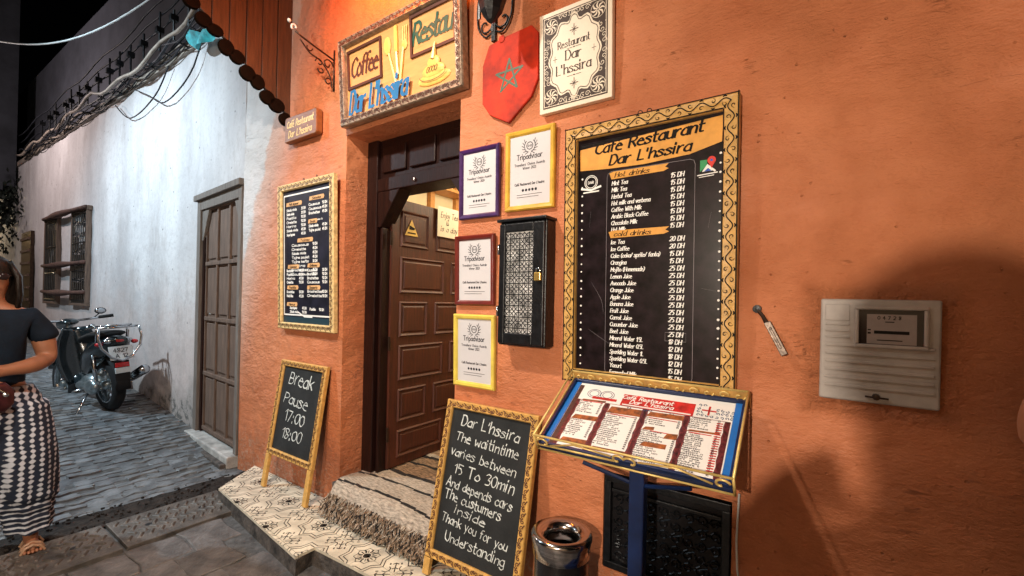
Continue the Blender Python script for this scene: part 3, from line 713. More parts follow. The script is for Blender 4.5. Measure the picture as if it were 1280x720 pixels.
cold = [('Ice Tea', 20), ('Ice Coffee', 20), ('Coke (coka/ sprite/ fanta)', 15), ('Orangina', 15), ('Mojito (Homemade)', 25), ('Lemon Juice', 25), ('Avocado Juice', 25), ('Orange Juice', 25), ('Apple Juice', 25), ('Banana Juice', 25), ('Fruit Juice', 25), ('Carrot Juice', 25), ('Cucumber Juice', 25), ('Beet Juice', 25), ('Mineral Water 1.5L', 18), ('Mineral Water 0.5L', 12), ('Sparkling Water 1L', 18), ('Sparkling Water 0.5L', 12), ('Yaourt', 15), ('Fermented Milk', 15)]
g = G()
for i, (n, p) in enumerate(hot):
    z = .292-.0284*i; g.text(n, -.138, z, .0165, 0, .21, slant=.2, nib=0, con=.6, track=1.1, xs=.86); g.text(f'{p} DH', .108, z-.001, .0175, 0, .23, slant=.2, nib=0, con=.6, track=1.2, xs=.95)
for i, (n, p) in enumerate(cold):
    z = .040-.0293*i; g.text(n, -.138, z, .0165, 0, .21, slant=.2, nib=0, con=.6, track=1.1, xs=.86); g.text(f'{p} DH', .108, z-.001, .0175, 0, .23, slant=.2, nib=0, con=.6, track=1.2, xs=.95)
onb(g, 'menu_lettering', 'whitep', .001)
g = G(); bx = [(-.16, -.50), (-.16, .33), (-.155, .345), (-.14, .352), (.18, .352), (.195, .346), (.20, .33), (.20, -.50), (.195, -.515), (.18, -.52), (-.14, -.52), (-.155, -.515), (-.16, -.50)]
for a, b in zip(bx, bx[1:]): g.ribbon([a, b], .0016, 0)
g.ribbon([(.095, -.36), (.175, -.36), (.175, -.326), (.095, -.326), (.095, -.36)], .0014, 0)
for pts in (((-.23, -.12), (-.18, -.20), (-.17, -.26)), ((-.24, -.33), (-.19, -.36), (-.12, -.40)), ((.23, -.15), (.28, -.16)), ((.14, -.42), (.16, -.37)), ((-.235, .19), (-.24, .12)), ((.26, .14), (.25, .08))): g.ribbon(_cr(list(pts), 4), .0009, 0, taper=True)
onb(g, 'border_line', mat('faint_grey_line', (.25, .22, .24), .5), .001)
g = G()
for x, a, b, n in ((-.277, .335, -.525, 24), (.29, .36, -.525, 25)):
    for i in range(n): g.lathe([(0, -.0008), (.0052*rnd.uniform(.7, 1), 0)], 8, (x, 0, a+(b-a)*i/(n-1)+rnd.uniform(-.004, .004)), axis='y')
for i in range(16): g.lathe([(0, -.0008), (.0052, 0)], 8, (-.25+.034*i, 0, -.535), axis='y')
onb(g, 'dotted_border', 'whitep', .001)
g = G(); cx, cz = -.235, .318
for r_ in (.030, .024): g.ribbon([(cx+r_*math.cos(a*PI/12), cz+r_*math.sin(a*PI/12)) for a in range(25)], .003, 0)
g.text('DAR', cx, cz-.006, .011, 0, .2, align='c'); g.ribbon([(cx-.045, cz-.024), (cx, cz-.034), (cx+.045, cz-.022)], .009, 0); g.ribbon([(cx-.035, cz-.043), (cx+.036, cz-.041)], .006, 0)
onb(g, 'round_emblem', 'whitep', .001)
g = G(); cx, cz = .243, .318
g.prism([(cx-.025, cz-.022), (cx-.025, cz+.022), (cx, cz+.022), (cx, cz)], -.001, 0, 0); g.prism([(cx-.018, cz-.022), (cx+.002, cz+.006), (cx+.02, cz-.022)], -.0016, 0, 1)
g.lathe([(0, -.0025), (.015, -.0022)], 14, (cx+.016, 0, cz+.018), 2, 'y'); g.prism([(cx+.003, cz+.012), (cx+.016, cz-.012), (cx+.029, cz+.012)], -.002, -.0017, 2)
g.lathe([(0, -.003), (.005, -.0029)], 8, (cx+.016, 0, cz+.018), 3, 'y'); g.prism([(cx-.01, cz-.022), (cx+.004, cz-.010), (cx+.016, cz-.022)], -.0022, -.0018, 3); g.ribbon([(cx+.008, cz-.005), (cx+.028, cz-.024)], .007, -.0012, 4)
g.ribbon([(cx-.034, cz-.034), (cx+.036, cz-.030)], .004, 0, 4); g.ribbon([(cx-.028, cz-.042), (cx+.024, cz-.039)], .003, 0, 4)
onb(g, 'map_emblem', [mat('emblem_green', (.03, .30, .10)), 'whitep', mat('emblem_red', (.65, .03, .02)), mat('emblem_blue', (.03, .10, .45)), 'whitep'], .001)
for x in (-.02, .018):
    g = G(); g.tube([(x+a, -.012, MH+.012+b) for a, b in spiral(0, 0, .009, .009, 0, 2*PI, 10)], .0022, 5); g.tube([(x, -.012, MH-.005), (x, -.012, MH+.004)], .0025, 5); g.build('hanging_eye', 'bronze', t)

# ---- left framed food menu
LW, LH = .735, 1.10
t = board('food_menu_board', 'narrow framed food menu with orange headings left of the doorway', 'menu board', LW, LH, .05, .035, 'gold2', 'navy', (-3.10, -.01, 1.823-LH/2), (R(1.5), 0, 0), pitch=.030, wd=.0044, style=1, lmat='brownlet')
Y = -.035*.4; ZC = LH/2
g = G(); q = .30
for a, b in (((-q, .465), (q+.01, .465)), ((-q, -.44), (q+.01, -.44)), ((-q, -.44), (-q, .465)), ((q+.01, -.44), (q+.01, .465))): g.ribbon([a, b], .011, 0)
g.ribbon([(-.1, -.42), (-.02, -.45), (.08, -.45)], .01, 0)
def lines(x, z, n, ww, px, dz=.031, hh=.017):
    ws = ['Tajine poulet', 'Couscous', 'Salade mixte', 'Brochettes', 'Harira', 'Omelette', 'Tajine kefta', 'Pastilla', 'Soupe legumes', 'Poulet frites']
    for i in range(n):
        wd_ = ww*rnd.uniform(.6, 1); g.text(rnd.choice(ws), x, z-dz*i, hh, 0, .26, track=1, to=wd_); g.text(rnd.choice(('45 DH', '50 DH', '30 DH')), px, z-dz*i, hh, 0, .28, track=1, to=.058)
lines(-.262, .345, 7, .17, -.06); lines(.04, .36, 3, .17, .21); lines(.04, .205, 2, .17, .21); g.text('avec riz', .15, .248, .013, 0, .2)
lines(-.19, .075, 8, .24, .09); lines(-.262, -.115, 4, .13, -.09, .029); lines(.02, -.115, 4, .17, .21, .029); lines(-.262, -.275, 2, .13, -.09); lines(.02, -.27, 2, .2, .21); lines(-.22, -.395, 2, .13, -.05, .03); lines(.05, -.40, 1, .1, .17)
onb(g, 'menu_lettering', 'whitep')
hd = [(-.16, .395, .22), (.14, .41, .19), (.09, .245, .12), (-.01, .115, .21), (-.17, -.078, .16), (.10, -.075, .16), (-.18, -.235, .16), (.10, -.235, .17), (-.19, -.362, .15)]
for x, z, ww in hd: g = G(); g.prism([(x-ww/2, z-.012), (x+ww/2-.008, z-.014), (x+ww/2, z+.004), (x+ww/2-.01, z+.018), (x-ww/2+.006, z+.016)], -.0006, 0); onb(g, 'heading_strip', 'peach')
g = G()
for (x, z, ww), s in zip(hd, ('Petit dejeuner', 'Salades', 'Soupe', 'Tajines', 'Couscous', 'Grillades', 'Pastilla', 'Desserts', 'Menus')): g.text(s, x, z-.007, .016, 0, .22, slant=.2, align='c', to=ww*.6)
onb(g, 'heading_lettering', 'blackline', .0025)
g = G(); g.prism([(-.315, -.50), (.315, -.50), (.315, -.455), (-.315, -.455)], -.0006, 0); onb(g, 'footer_strip', mat('teal_print', (.02, .05, .07), .4))
for x in (-.03, .14):
    g = G(); g.tube([(x+a, -.012, LH+.012+b) for a, b in spiral(0, 0, .009, .009, 0, 2*PI, 10)], .0025, 5); g.build('hanging_eye', 'bronze', t)

# ---- signboard over the door
SW, SH = 1.09, .565
t = board('restaurant_signboard', 'wide carved wooden signboard hanging over the open doorway', 'signboard', SW, SH, .052, .055, 'silverframe', 'signwood', (-2.13, -.01, 2.955-SH/2), (R(4), 0, 0), pitch=.032, wd=.005, style=1, lmat='brownlet')
Y = -.055*.4; ZC = SH/2
g = G(); g.text("Dar L'hssira", -.445, -.215, .135, 0, .20, slant=.32, nib=.5, con=.4, track=1.0, to=.56); onb(g, 'carved_name_lettering', 'bluelet', .026)
g = G(); g.text('Coffee', -.44, .025, .115, 0, .17, slant=.3, nib=.5, con=.35, track=.9, to=.27); onb(g, 'carved_coffee_lettering', 'brownlet', .004)
g = G(); g.text('Restau', .145, .06, .115, 0, .19, slant=.3, nib=.5, con=.4, track=.9, to=.315); onb(g, 'carved_restaurant_lettering', 'greenlet', .004)
g = G()
def ir(g, x0, x1, z0, z1, b=.016, d=.012):
    for a in ((x0, x1, z1-b, z1), (x0, x1, z0, z0+b), (x0, x0+b, z0+b, z1-b), (x1-b, x1, z0+b, z1-b)): g.box(a[0], a[1], -d, 0, a[2], a[3])
ir(g, -.475, -.13, -.05, .20); onb(g, 'inner_frame', 'brownlet', .0); g = G(); ir(g, .13, .49, -.015, .225); onb(g, 'inner_frame', 'brownlet', .0)
g = G()
def leafp(pts, wd): g.ribbon(_cr(pts, 5), wd, -.004, taper=True)
g.ell((-.075, -.004, .12), (.032, .008, .055)); g.tube([(-.06, -.006, .07), (-.02, -.006, -.06), (.0, -.006, -.12)], [.008, .010, .013], 6)
g.box(-.005, .022, -.012, 0, .06, .215); g.tube([(.008, -.006, .06), (.02, -.006, -.12)], [.010, .013], 6)
for k in range(3): g.tube([(.072+.016*k, -.006, .19), (.066+.014*k, -.006, .09)], .005, 5)
g.ell((.078, -.004, .085), (.026, .007, .03)); g.tube([(.07, -.006, .07), (.035, -.006, -.12)], [.009, .013], 6)
onb(g, 'carved_cutlery', 'goldlet', .001)
g = G(); cx, cz = .31, -.13
g.ell((cx, -.002, cz-.04), (.13, .010, .038), 16); g.ell((cx, -.006, cz), (.09, .012, .04), 16); g.ell((cx+.005, -.008, cz+.045), (.05, .010, .035), 12); g.tube([(cx+.005, -.008, cz+.06), (cx+.02, -.008, cz+.15)], [.02, .006], 8)
onb(g, 'carved_tajine', 'goldlet', .001)
g = G(); g.text('0000', cx-.045, cz-.01, .03, -.016, .12, slant=.4); g.ribbon([(cx+.1*math.cos(a), cz-.025-.03*math.sin(a)) for a in [i*PI/10 for i in range(11)]], .004, -.014); onb(g, 'tajine_carving_line', 'brownlet', .004)

# ---- white ornate sign
t = thing('ornate_white_sign', 'cream panel with dark arabesque border reading Restaurant Dar L\'hssira', 'sign', (-.93, -.006, 2.415), (R(2.5), 0, 0)); WW, WH = .365, .462; ZC = WH/2
g = G(); g.box(-WW/2, WW/2, -.03, 0, -WH/2, WH/2); g.build('panel', 'creamsign', t, loc=(0, 0, ZC), bevel=.002); Y = -.03
def lobed(s=1, n=64):
    pts = []
    for i in range(n+1):
        a = 2*PI*i/n; e = 1/(abs(math.cos(a)/1)**2.6+abs(math.sin(a)/1)**2.6)**(1/2.6); r_ = e*(1+.055*math.cos(12*a))
        if abs(math.sin(a)) > .985: r_ *= 1.08
        pts.append((.128*s*r_*math.cos(a), .170*s*r_*math.sin(a)))
    return pts
g = G(); ox, oz = WW/2-.02, WH/2-.02; lb = lobed()
N = 64; outer = []
for i in range(N+1):
    a = 2*PI*i/N; ca, sa = math.cos(a), math.sin(a); k = min(ox/max(abs(ca), 1e-6), oz/max(abs(sa), 1e-6)); outer.append((ca*k, sa*k))
# snap nearest samples to the corners so the ring stays rectangular
for cxn in ((ox, oz), (-ox, oz), (-ox, -oz), (ox, -oz)):
    j = min(range(N), key=lambda q_: (outer[q_][0]-cxn[0])**2+(outer[q_][1]-cxn[1])**2); outer[j] = cxn
outer[-1] = outer[0]
g.add([(x, 0, z) for x, z in outer]+[(x, 0, z) for x, z in lb], [(i, i+1, N+2+i, N+1+i) for i in range(N)]); onb(g, 'border_print', 'browninks', .001)
g = G()
for sx in (-1, 1):
    for sz in (-1, 1):
        cx, cz = sx*(ox-.045), sz*(oz-.05)
        for k in range(8):
            a = k*PI/4; g.ribbon(_cr([(cx+.006*math.cos(a), cz+.006*math.sin(a)), (cx+.02*math.cos(a+.3), cz+.02*math.sin(a+.3)), (cx+.03*math.cos(a), cz+.03*math.sin(a))], 4), .007, 0, taper=True)
        g.ribbon([(cx+.034*math.cos(a*PI/10), cz+.034*math.sin(a*PI/10)) for a in range(21)], .002, 0)
        for k, (dx, dz) in enumerate(((-.05, .028), (-.075, .03), (.012, -.065), (.02, -.09), (-.098, .034), (.028, -.115), (.03, -.14), (-.12, .03))):
            g.ribbon([(cx+sx*dx+a, cz+sz*dz+b) for a, b in spiral(0, 0, .013, .003, k, k+7, 8)], .0026, 0)
for a, b in (((-ox+.007, -oz+.007), (ox-.007, -oz+.007)), ((-ox+.007, oz-.007), (ox-.007, oz-.007)), ((-ox+.007, -oz+.007), (-ox+.007, oz-.007)), ((ox-.007, -oz+.007), (ox-.007, oz-.007))): g.ribbon([a, b], .003, 0)
for i, (x, z) in enumerate(outer[:-1]):
    if i % 2 == 0: g.ribbon([(x*.955, z*.965), (x*.925+.002, z*.94)], .003, 0)
onb(g, 'arabesque_line', 'creamsign', .0022)
g = G(); inner = [(x*.93, z*.94) for x, z in lb]; g.ribbon(inner, .0035, 0)
g.text('Restaurant', 0, .047, .031, 0, .16, nib=PI*0, con=.35, align='c', serif=.09, to=.165); g.text('Dar', 0, -.012, .042, 0, .16, nib=0, con=.35, align='c', serif=.09, to=.085); g.text("L'hssira", 0, -.072, .042, 0, .16, nib=0, con=.35, align='c', serif=.09, to=.18)
for cz in (.115, -.125):
    for k in range(4): a = k*PI/2; g.ribbon([(0, cz), (.018*math.cos(a), cz+.022*math.sin(a))], .009, 0, taper=True)
    for k in range(4): a = k*PI/2+PI/4; g.ribbon([(0, cz), (.014*math.cos(a), cz+.014*math.sin(a))], .006, 0, taper=True)
for cx in (-.098, .098):
    for k in range(4): a = k*PI/2; g.ribbon([(cx, .005), (cx+.009*math.cos(a), .005+.013*math.sin(a))], .005, 0, taper=True)
for z in (.037, -.088): g.ribbon([(-.035, z), (-.008, z)], .002, 0); g.ribbon([(.008, z), (.035, z)], .002, 0); g.ribbon([(-.003, z), (.003, z)], .005, 0)
onb(g, 'lettering', 'browninks', .001)

# ---- red shield with green star
t = thing('red_shield', 'glossy red shield plaque with a green five pointed star', 'shield', (-1.31, -.004, 2.42)); ZC = .24; Y = -.016
sh = [(-.175, .10), (-.135, .20), (-.03, .215), (.13, .222), (.168, .175), (.172, -.05), (.135, -.13), (.0, -.235), (-.12, -.17), (-.172, -.10)]
g = G(); g.prism(sh, -.016, 0); g.build('shield_plate', 'red', t, loc=(0, 0, ZC), bevel=.005)
P5 = [(.085*math.sin(2*PI*k/5), .085*math.cos(2*PI*k/5)+.005) for k in range(5)]
g = G()
for k in range(5): g.ribbon([P5[k], P5[(k+2) % 5]], .011, 0)
onb(g, 'star', 'green', .001)
g = G(); g.lathe([(0, -.004), (.018, -.002), (.02, 0)], 14, (-.05, 0, .208), axis='y'); onb(g, 'rivet', 'red', .002)

# ---- small wooden plaque
t = thing('wooden_plaque', 'small brown wooden plaque with carved yellow lettering', 'plaque', (-3.19, -.005, 2.685)); ZC = .1; Y = -.05
g = G(); g.prism([(-.215, -.085), (.20, -.085), (.215, -.07), (.21, .09), (.195, .1), (-.2, .105), (-.215, .09)], -.05, 0); g.build('plank', 'plaquewood', t, loc=(0, 0, ZC), bevel=.006)
g = G(); g.text('Café Restaurant', 0, .02, .048, 0, .18, slant=.2, align='c', to=.36); g.text("Dar L'hssira", 0, -.055, .048, 0, .18, slant=.2, align='c', to=.32); onb(g, 'carved_lettering', 'goldlet', .001)

# ---- four award certificates
def cert(x, z, w_, h_, fm, year, label, tilt):
    global Y, ZC
    t = thing('award_certificate', label, 'certificate', (x, -.004, z-h_/2), (R(1.5), tilt, 0), 'framed award certificates beside the doorway')
    b = .027; ringframe(w_, h_, b, .022, [(0, 0), (0, -.016), (.25, -.022), (.7, -.019), (1, -.011), (1, -.006)]).build('frame', fm, t, loc=(0, 0, h_/2), bevel=.001)
    g = G(); g.box(-w_/2+b*.8, w_/2-b*.8, -.009, -.001, -h_/2+b*.8, h_/2-b*.8); g.build('paper', 'paper', t, loc=(0, 0, h_/2))
    g = G(); k = h_/.38; y = 0
    for r_ in (.017,): g.ribbon([(r_*k*math.cos(a*PI/10), .112*k+r_*k*math.sin(a*PI/10)) for a in range(21)], .0035, y)
    for sx in (-1, 1):
        g.ribbon([(sx*.007*k+.004*k*math.cos(a*PI/5), .112*k+.004*k*math.sin(a*PI/5)) for a in range(11)], .0025, y)
        for j in range(6):
            a = -1.25+j*.36; c0 = (sx*.030*k*math.cos(a), .112*k+.030*k*math.sin(a)); g.ribbon([c0, (c0[0]+sx*.015*k*math.cos(a+.7), c0[1]+.015*k*math.sin(a+.7))], .0075, y, taper=True)
            g.ribbon([c0, (sx*.030*k*math.cos(a+.36), .112*k+.030*k*math.sin(a+.36))], .003, y)
    g.text('Tripadvisor', 0, .052*k, .024*k, y, .15, align='c', to=.145*k)
    g.text("Travellers' Choice Awards", 0, .022*k, .0115*k, y, .15, align='c', to=.17*k); g.text('Winner '+year, 0, .004*k, .0115*k, y, .15, align='c', to=.075*k)
    g.text("Café Restaurant Dar L'hssira", 0, -.070*k, .0105*k, y, .2, align='c', to=.165*k)
    for j in range(5): g.lathe([(0, -.0006), (.0068*k, 0)], 10, ((j-2)*.018*k, 0, -.094*k), axis='y')
    for j in range(2): g.ribbon([(-.07*k, -.115*k-.012*j), (.07*k-.02*j, -.115*k-.012*j)], .002, y)
    g.build('certificate_print', 'ink', t, loc=(0, -.0098, h_/2))
cert(-1.493, 2.145, .272, .377, 'purple', '2024', 'award certificate in a dark purple frame', R(.3))
cert(-1.177, 2.168, .285, .396, 'yellow', '2023', 'award certificate in a golden yellow frame under the white ornate sign', R(.4))
cert(-1.511, 1.681, .270, .375, 'maroon', '2023', 'award certificate in a dark red frame left of the black lattice box', R(-.2))
cert(-1.503, 1.251, .281, .389, 'yellow2', '2022', 'lowest award certificate, in a lemon yellow frame', R(-.1))

# ---- black lattice wall box
t = thing('lattice_wall_box', 'black wooden wall box with pierced metal lattice door and brass padlock', 'wall box', (-1.163, 0, 1.306)); BH = .596; BW = .266
g = G(); g.box(-BW/2, BW/2, -.085, 0, 0, BH); g.build('box', 'iron', t, bevel=.006)
g = G(); a, b = -BW/2+.04, BW/2-.065
g.box(-BW/2+.006, a, -.10, -.085, .01, BH-.01); g.box(b, BW/2-.006, -.10, -.085, .01, BH-.01); g.box(a, b, -.10, -.085, .01, .06); g.box(a, b, -.10, -.085, BH-.05, BH-.01)
g.box(-BW/2-.006, BW/2+.006, -.108, 0, BH, BH+.015); g.build('door_frame', 'iron', t, bevel=.004)
g = G(); g.box(a, b, -.0875, -.086, .06, BH-.05); g.build('pale_backing', mat('pale_backing', (.80, .70, .66), .6, 0, .5, 12), t)
g = G(); q = (b-a)/3
for j in range(11):
    for i in range(3):
        cx, cz = a+q*(i+.5), .085+q*j+.0
        if cz > BH-.06: continue
        g.ribbon([(cx+q*.44*math.cos(v*PI/6), cz+q*.44*math.sin(v*PI/6)) for v in range(13)], .0042, -.0905)
        for v in range(4): g.ribbon([(cx, cz), (cx+q*.5*math.cos(v*PI/2+PI/4*0), cz+q*.5*math.sin(v*PI/2))], .0048, -.0915)
        for v in range(4): g.ribbon([(cx+q*.2*math.cos(v*PI/2+PI/4), cz+q*.2*math.sin(v*PI/2+PI/4)), (cx+q*.7*math.cos(v*PI/2+PI/4), cz+q*.7*math.sin(v*PI/2+PI/4))], .0042, -.0915)
g.build('lattice', 'iron', t)
g = G(); g.box(b+.018, b+.052, -.118, -.10, .31, .348); pl = g.build('padlock', 'brassl', t, bevel=.003)
g = G(); g.tube([(b+.026, -.109, .345)]+[(b+.035+x, -.109, .36+z) for x, z in spiral(0, 0, .010, .010, PI, 0, 8)]+[(b+.045, -.109, .345)], .003, 6); g.build('shackle', 'chrome', pl, smooth=True)
g = G()
for z in (.14, .44): g.tube([(-BW/2+.004, -.102, z), (-BW/2+.004, -.102, z+.05)], .006, 8)
g.build('hinge', 'chrome', t, smooth=True)

# ---- chalkboards leaning on the wall
def easel(name, label, w_, h_, loc, lean, b, panel_h, group=None):
    t = thing(name, label, 'chalkboard', loc, (-lean, 0, 0), group)
    ringframe(w_, panel_h, b, .03).build('frame', 'gold', t, loc=(0, 0, h_-panel_h/2), bevel=.002)
    g = G(); g.box(-w_/2+b*.7, w_/2-b*.7, -.014, 0, h_-panel_h+b*.7, h_-b*.7); g.build('slate', 'chalk', t)
    scrollwork(w_, panel_h, b, -.0305, .026, .0044, 1).build('scroll_ornament', 'brownlet', t, loc=(0, 0, h_-panel_h/2))
    for sx in (-1, 1):
        g = G(); g.box(-b/2, b/2, -.028, -.003, 0, h_-panel_h-.002); g.build('leg', 'gold', t, loc=(sx*(w_/2-b/2), 0, 0), bevel=.003)
        l = bpy.data.objects.get('leg')
    return t
CW1, CH1 = .60, .94
t = easel('break_time_chalkboard', 'small framed chalkboard announcing the break, leaning left of the doorway', CW1, CH1, (-3.105, -.150, .101), R(8.5), .045, .70)
g = G()
for s, x, z, h_, rt in (('Break', -.17, .775, .092, -.05), ('Pause', -.20, .635, .085, -.08), ('17:00', -.15, .505, .075, -.04), ('18:00', -.15, .385, .075, -.04)): g.text(s, x, z, h_, 0, .12, slant=.1, rot=rt, jit=.8, nib=.7, con=.45, track=1.5, to=.33 if s[0] in 'BP' else .27)
g.build('chalk_lettering', 'chalkw', t, loc=(0, -.0148, 0))
CW2, CH2 = .585, .888

t = easel('waiting_time_chalkboard', 'large framed chalkboard with the waiting time notice, leaning right of the doorway', CW2, CH2, (-1.375, -.178, .101), R(11), .042, .803)
g = G()
for s, x, z, h_, ww in (("Dar L'hssira", -.19, .825, .06, .41), ('The waitintime', -.215, .735, .055, .44), ('varies between', -.235, .65, .05, .46), ('15 To 30min', -.195, .555, .062, .42), ('And depends cars', -.235, .475, .052, .46), ('The custumers', -.235, .41, .05, .40), ('inside', -.15, .345, .048, .22), ('Thank you for you', -.235, .285, .05, .46), ('Understanding', -.19, .19, .052, .41)):
    g.text(s, x*.96, .085+(z+.012-.085)*.907, h_*.86, 0, .13, slant=.12, rot=rnd.uniform(-.06, -.02), jit=.85, nib=.7, con=.45, track=1.6, to=ww*.93)
g.build('chalk_lettering', 'chalkw', t, loc=(0, -.0148, 0))

# ---- tiled step
st = thing('tiled_step', 'low stepped platform of cream and black patterned cement tiles', 'step', (0, 0, 0))
A_ = [(-3.86, -.004), (-3.61, -.376), (-2.317, -.511), (-2.35, -.395), (-1.0, -.33), (-1.0, -.004)]
def stepbody():
    g = G(); n = len(A_); top = [(x, y, .082) for x, y in A_]; bot = [(x+(-.01 if x < -3 else .0), y-.004, -.03) for x, y in A_]
    bm = bmesh.new(); 
    g.add(top+bot, [tuple(range(n))[::-1]]+[(i, (i+1) % n, (i+1) % n+n, i+n) for i in range(n)]); return g
stepbody().build('step_body', 'kerb', st)
def tilemesh(flip):
    g = G(); T = .245; e = .0015
    h = T/2-e; g.box(-h, h, -h, h, 0, .016, 0)
    def rb(pts, wd):
        q = G(); q.ribbon(pts, wd, 0); g.lift += 1
        g.add([(x, z, .0163+.00002*(g.lift % 7)) for x, y, z in q.v], q.f, 1)
    S = -1 if flip else 1
    T2 = T/2
    for sg in (1, -1):
        O = (-T2*sg, -T2*sg*S)
        def P(x, y): return (O[0]+sg*x*T, O[1]+sg*S*y*T)
        def zig(r_, wd, n=4):
            pts = []
            for i in range(n*2+1):
                a = PI/2*i/(n*2); rr = r_*(1 if i % 2 == 0 else .80)
                x, y = rr*math.cos(a), rr*math.sin(a); pts.append(P(min(x, .985), min(y, .985)))
            for a, b in zip(pts, pts[1:]): rb([a, b], wd)
        zig(.62, .0055, 2); zig(.52, .0055, 2); zig(.30, .004, 2)
        pts = [P(.095*math.cos(i*PI/8), .095*math.sin(i*PI/8)) for i in range(5)]; rb([P(.045*math.cos(i*PI/8), .045*math.sin(i*PI/8)) for i in range(5)], .0215)
        for a in (PI/8, PI*3/8): rb([P(.13*math.cos(a), .13*math.sin(a)), P(.17*math.cos(a+.1), .17*math.sin(a+.1)), P(.24*math.cos(a), .24*math.sin(a))], .010)
        for a in (.02, PI/4, PI/2-.02): rb([P(.12*math.cos(a), .12*math.sin(a)), P(.21*math.cos(a), .21*math.sin(a))], .005)
    for sg in (1, -1):
        O = (T2*sg, -T2*sg*S)
        def P(x, y): return (O[0]-sg*x*T, O[1]+sg*S*y*T)
        for k in (.12, .24): rb([P(k-.03, k+.05), P(k+.04, k+.04), P(k+.05, k-.03)], .007)
        rb([P(.05, .05), P(.28, .28)], .006); rb([P(.0, .17), P(.07, .20), P(.10, .27)], .006); rb([P(.17, .0), P(.20, .07), P(.27, .10)], .006)
        rb([P(.33, .16), P(.36, .19)], .008); rb([P(.16, .33), P(.19, .36)], .008)
    return g
tm = [tilemesh(0), tilemesh(1)]
def clip_tile(g, cx, cy, planes):
    bm = bmesh.new(); vv = [bm.verts.new((x+cx, y+cy, z)) for x, y, z in g.v]
    for f, mi in zip(g.f, g.m):
        fc = bm.faces.new([vv[i] for i in f]); fc.material_index = mi
    cut = False
    for co, no in planes:
        if all((v.co-co).dot(no) > 0 for v in bm.verts): bm.free(); return None
        if any((v.co-co).dot(no) > 0 for v in bm.verts):
            cut = True; bmesh.ops.bisect_plane(bm, geom=bm.verts[:]+bm.edges[:]+bm.faces[:], plane_co=co, plane_no=no, clear_outer=True)
            if not bm.verts: bm.free(); return None
            cap = [e for e in bm.edges if e.is_boundary and all(abs((v.co-co).dot(no)) < 1e-5 for v in e.verts) and all(v.co.z < .01601 for v in e.verts)]
            if cap: bmesh.ops.holes_fill(bm, edges=cap, sides=0)
    if not bm.verts: bm.free(); return None
    me = bpy.data.meshes.new('tile')
    for v in bm.verts: v.co.x -= cx; v.co.y -= cy
    bm.to_mesh(me); bm.free(); me.materials.append(M['tile']); me.materials.append(M['tilepat'])
    if not len(me.polygons): return None
    return me
def pl(a, b, sx=1):     # keep the side towards the wall
    a, b = Vector((*a, 0)), Vector((*b, 0)); d = (b-a).normalized(); n = Vector((d.y, -d.x, 0))*sx; return (a, n)
regA = [pl((-3.86, 0), (-3.61, -.376), -1), pl((-3.61, -.376), (-2.317, -.511)), (Vector((0, -.006, 0)), Vector((0, 1, 0))), (Vector((-2.33, 0, 0)), Vector((1, 0, 0)))]
regA[0] = (Vector((-3.86, 0, 0)), Vector((-.83, -.56, 0)))
regB = [pl((-2.35, -.395), (-1.0, -.33)), (Vector((0, -.006, 0)), Vector((0, 1, 0))), (Vector((-1.002, 0, 0)), Vector((1, 0, 0))), (Vector((-2.33, 0, 0)), Vector((-1, 0, 0)))]
# lattice direction follows the measured rows (slightly turned)
ux, uy = Vector((.2438, -.0225)), Vector((.0225, .2438)); org = Vector((-3.488, -.136))
ang = math.atan2(ux.y, ux.x)
Rz = Matrix.Rotation(ang, 4, 'Z')
for reg in (regA, regB):
    for i in range(-4, 12):
        for j in range(-4, 5):
            c = org+ux*(i+.5)+uy*(j+.5); f_ = (i+j) % 2
            if not (-4.1 < c.x < -.8 and -.75 < c.y < .2): continue
            # for even squares the star corner sits at lower-left
            gt = tm[f_]; gg = G(); gg.v = [tuple(Rz @ Vector(p)) for p in gt.v]; gg.f = gt.f; gg.m = gt.m
            me = clip_tile(gg, c.x, c.y, reg)
            if me:
                o = bpy.data.objects.new('tile', me); COL.objects.link(o); o.parent = st; o.location = (c.x, c.y, .084)

# ---- striped rug over the doorstep
rug = thing('striped_rug', 'brown cream and black striped woven rug over the doorstep', 'rug', (0, 0, 0))
def rug_prof(v):    # v: distance along the rug from deep inside out of the door and down the front
    if v < .92: return (.90-v*1.0, .287+.003*math.sin(v*9))
    if v < 1.02: a = (v-.92)/.10*1.0; return (-.02-.062*math.sin(a), .287-.055*(1-math.cos(a)))
    q = v-1.02; return (-.072-q*.52-.004*math.sin(q*30), .262-q*.86)
g = G(); nu, nv = 40, 90; V1 = 1.18; bands = [(0, .06, 0), (.06, .10, 2), (.10, .22, 0), (.22, .26, 1), (.26, .30, 2), (.30, .42, 0), (.42, .45, 2), (.45, .60, 0), (.60, .64, 2), (.64, .75, 1), (.75, .775, 2), (.775, .93, 1), (.93, .955, 2), (.955, 2, 1)]
vs = []
for j in range(nv+1):
    v = V1*j/nv; y_, z_ = rug_prof(v)
    for i in range(nu+1):
        u = i/nu; x = -2.655+.975*u; wv = .010*noise.noise(Vector((u*5, v*6, 0)))+.005*noise.noise(Vector((u*20, v*20, 3)))
        vs.append((x+.012*math.sin(v*7), y_-(.006*math.sin(u*20) if v > 1 else 0), z_+max(-.004, wv)+.004))
fs = []; ms = []
for j in range(nv):
    for i in range(nu):
        v = V1*(j+.5)/nv+.05*math.sin(i/nu*3.0)-.03*i/nu; fs.append((j*(nu+1)+i, j*(nu+1)+i+1, (j+1)*(nu+1)+i+1, (j+1)*(nu+1)+i)); ms.append(next((m_ for a, b, m_ in bands if a <= v < b), 1))
g.add(vs, fs); g.m = ms
g.build('woven_mat', ['rug1', 'rug2', 'rug3'], rug, smooth=True)
g = G()
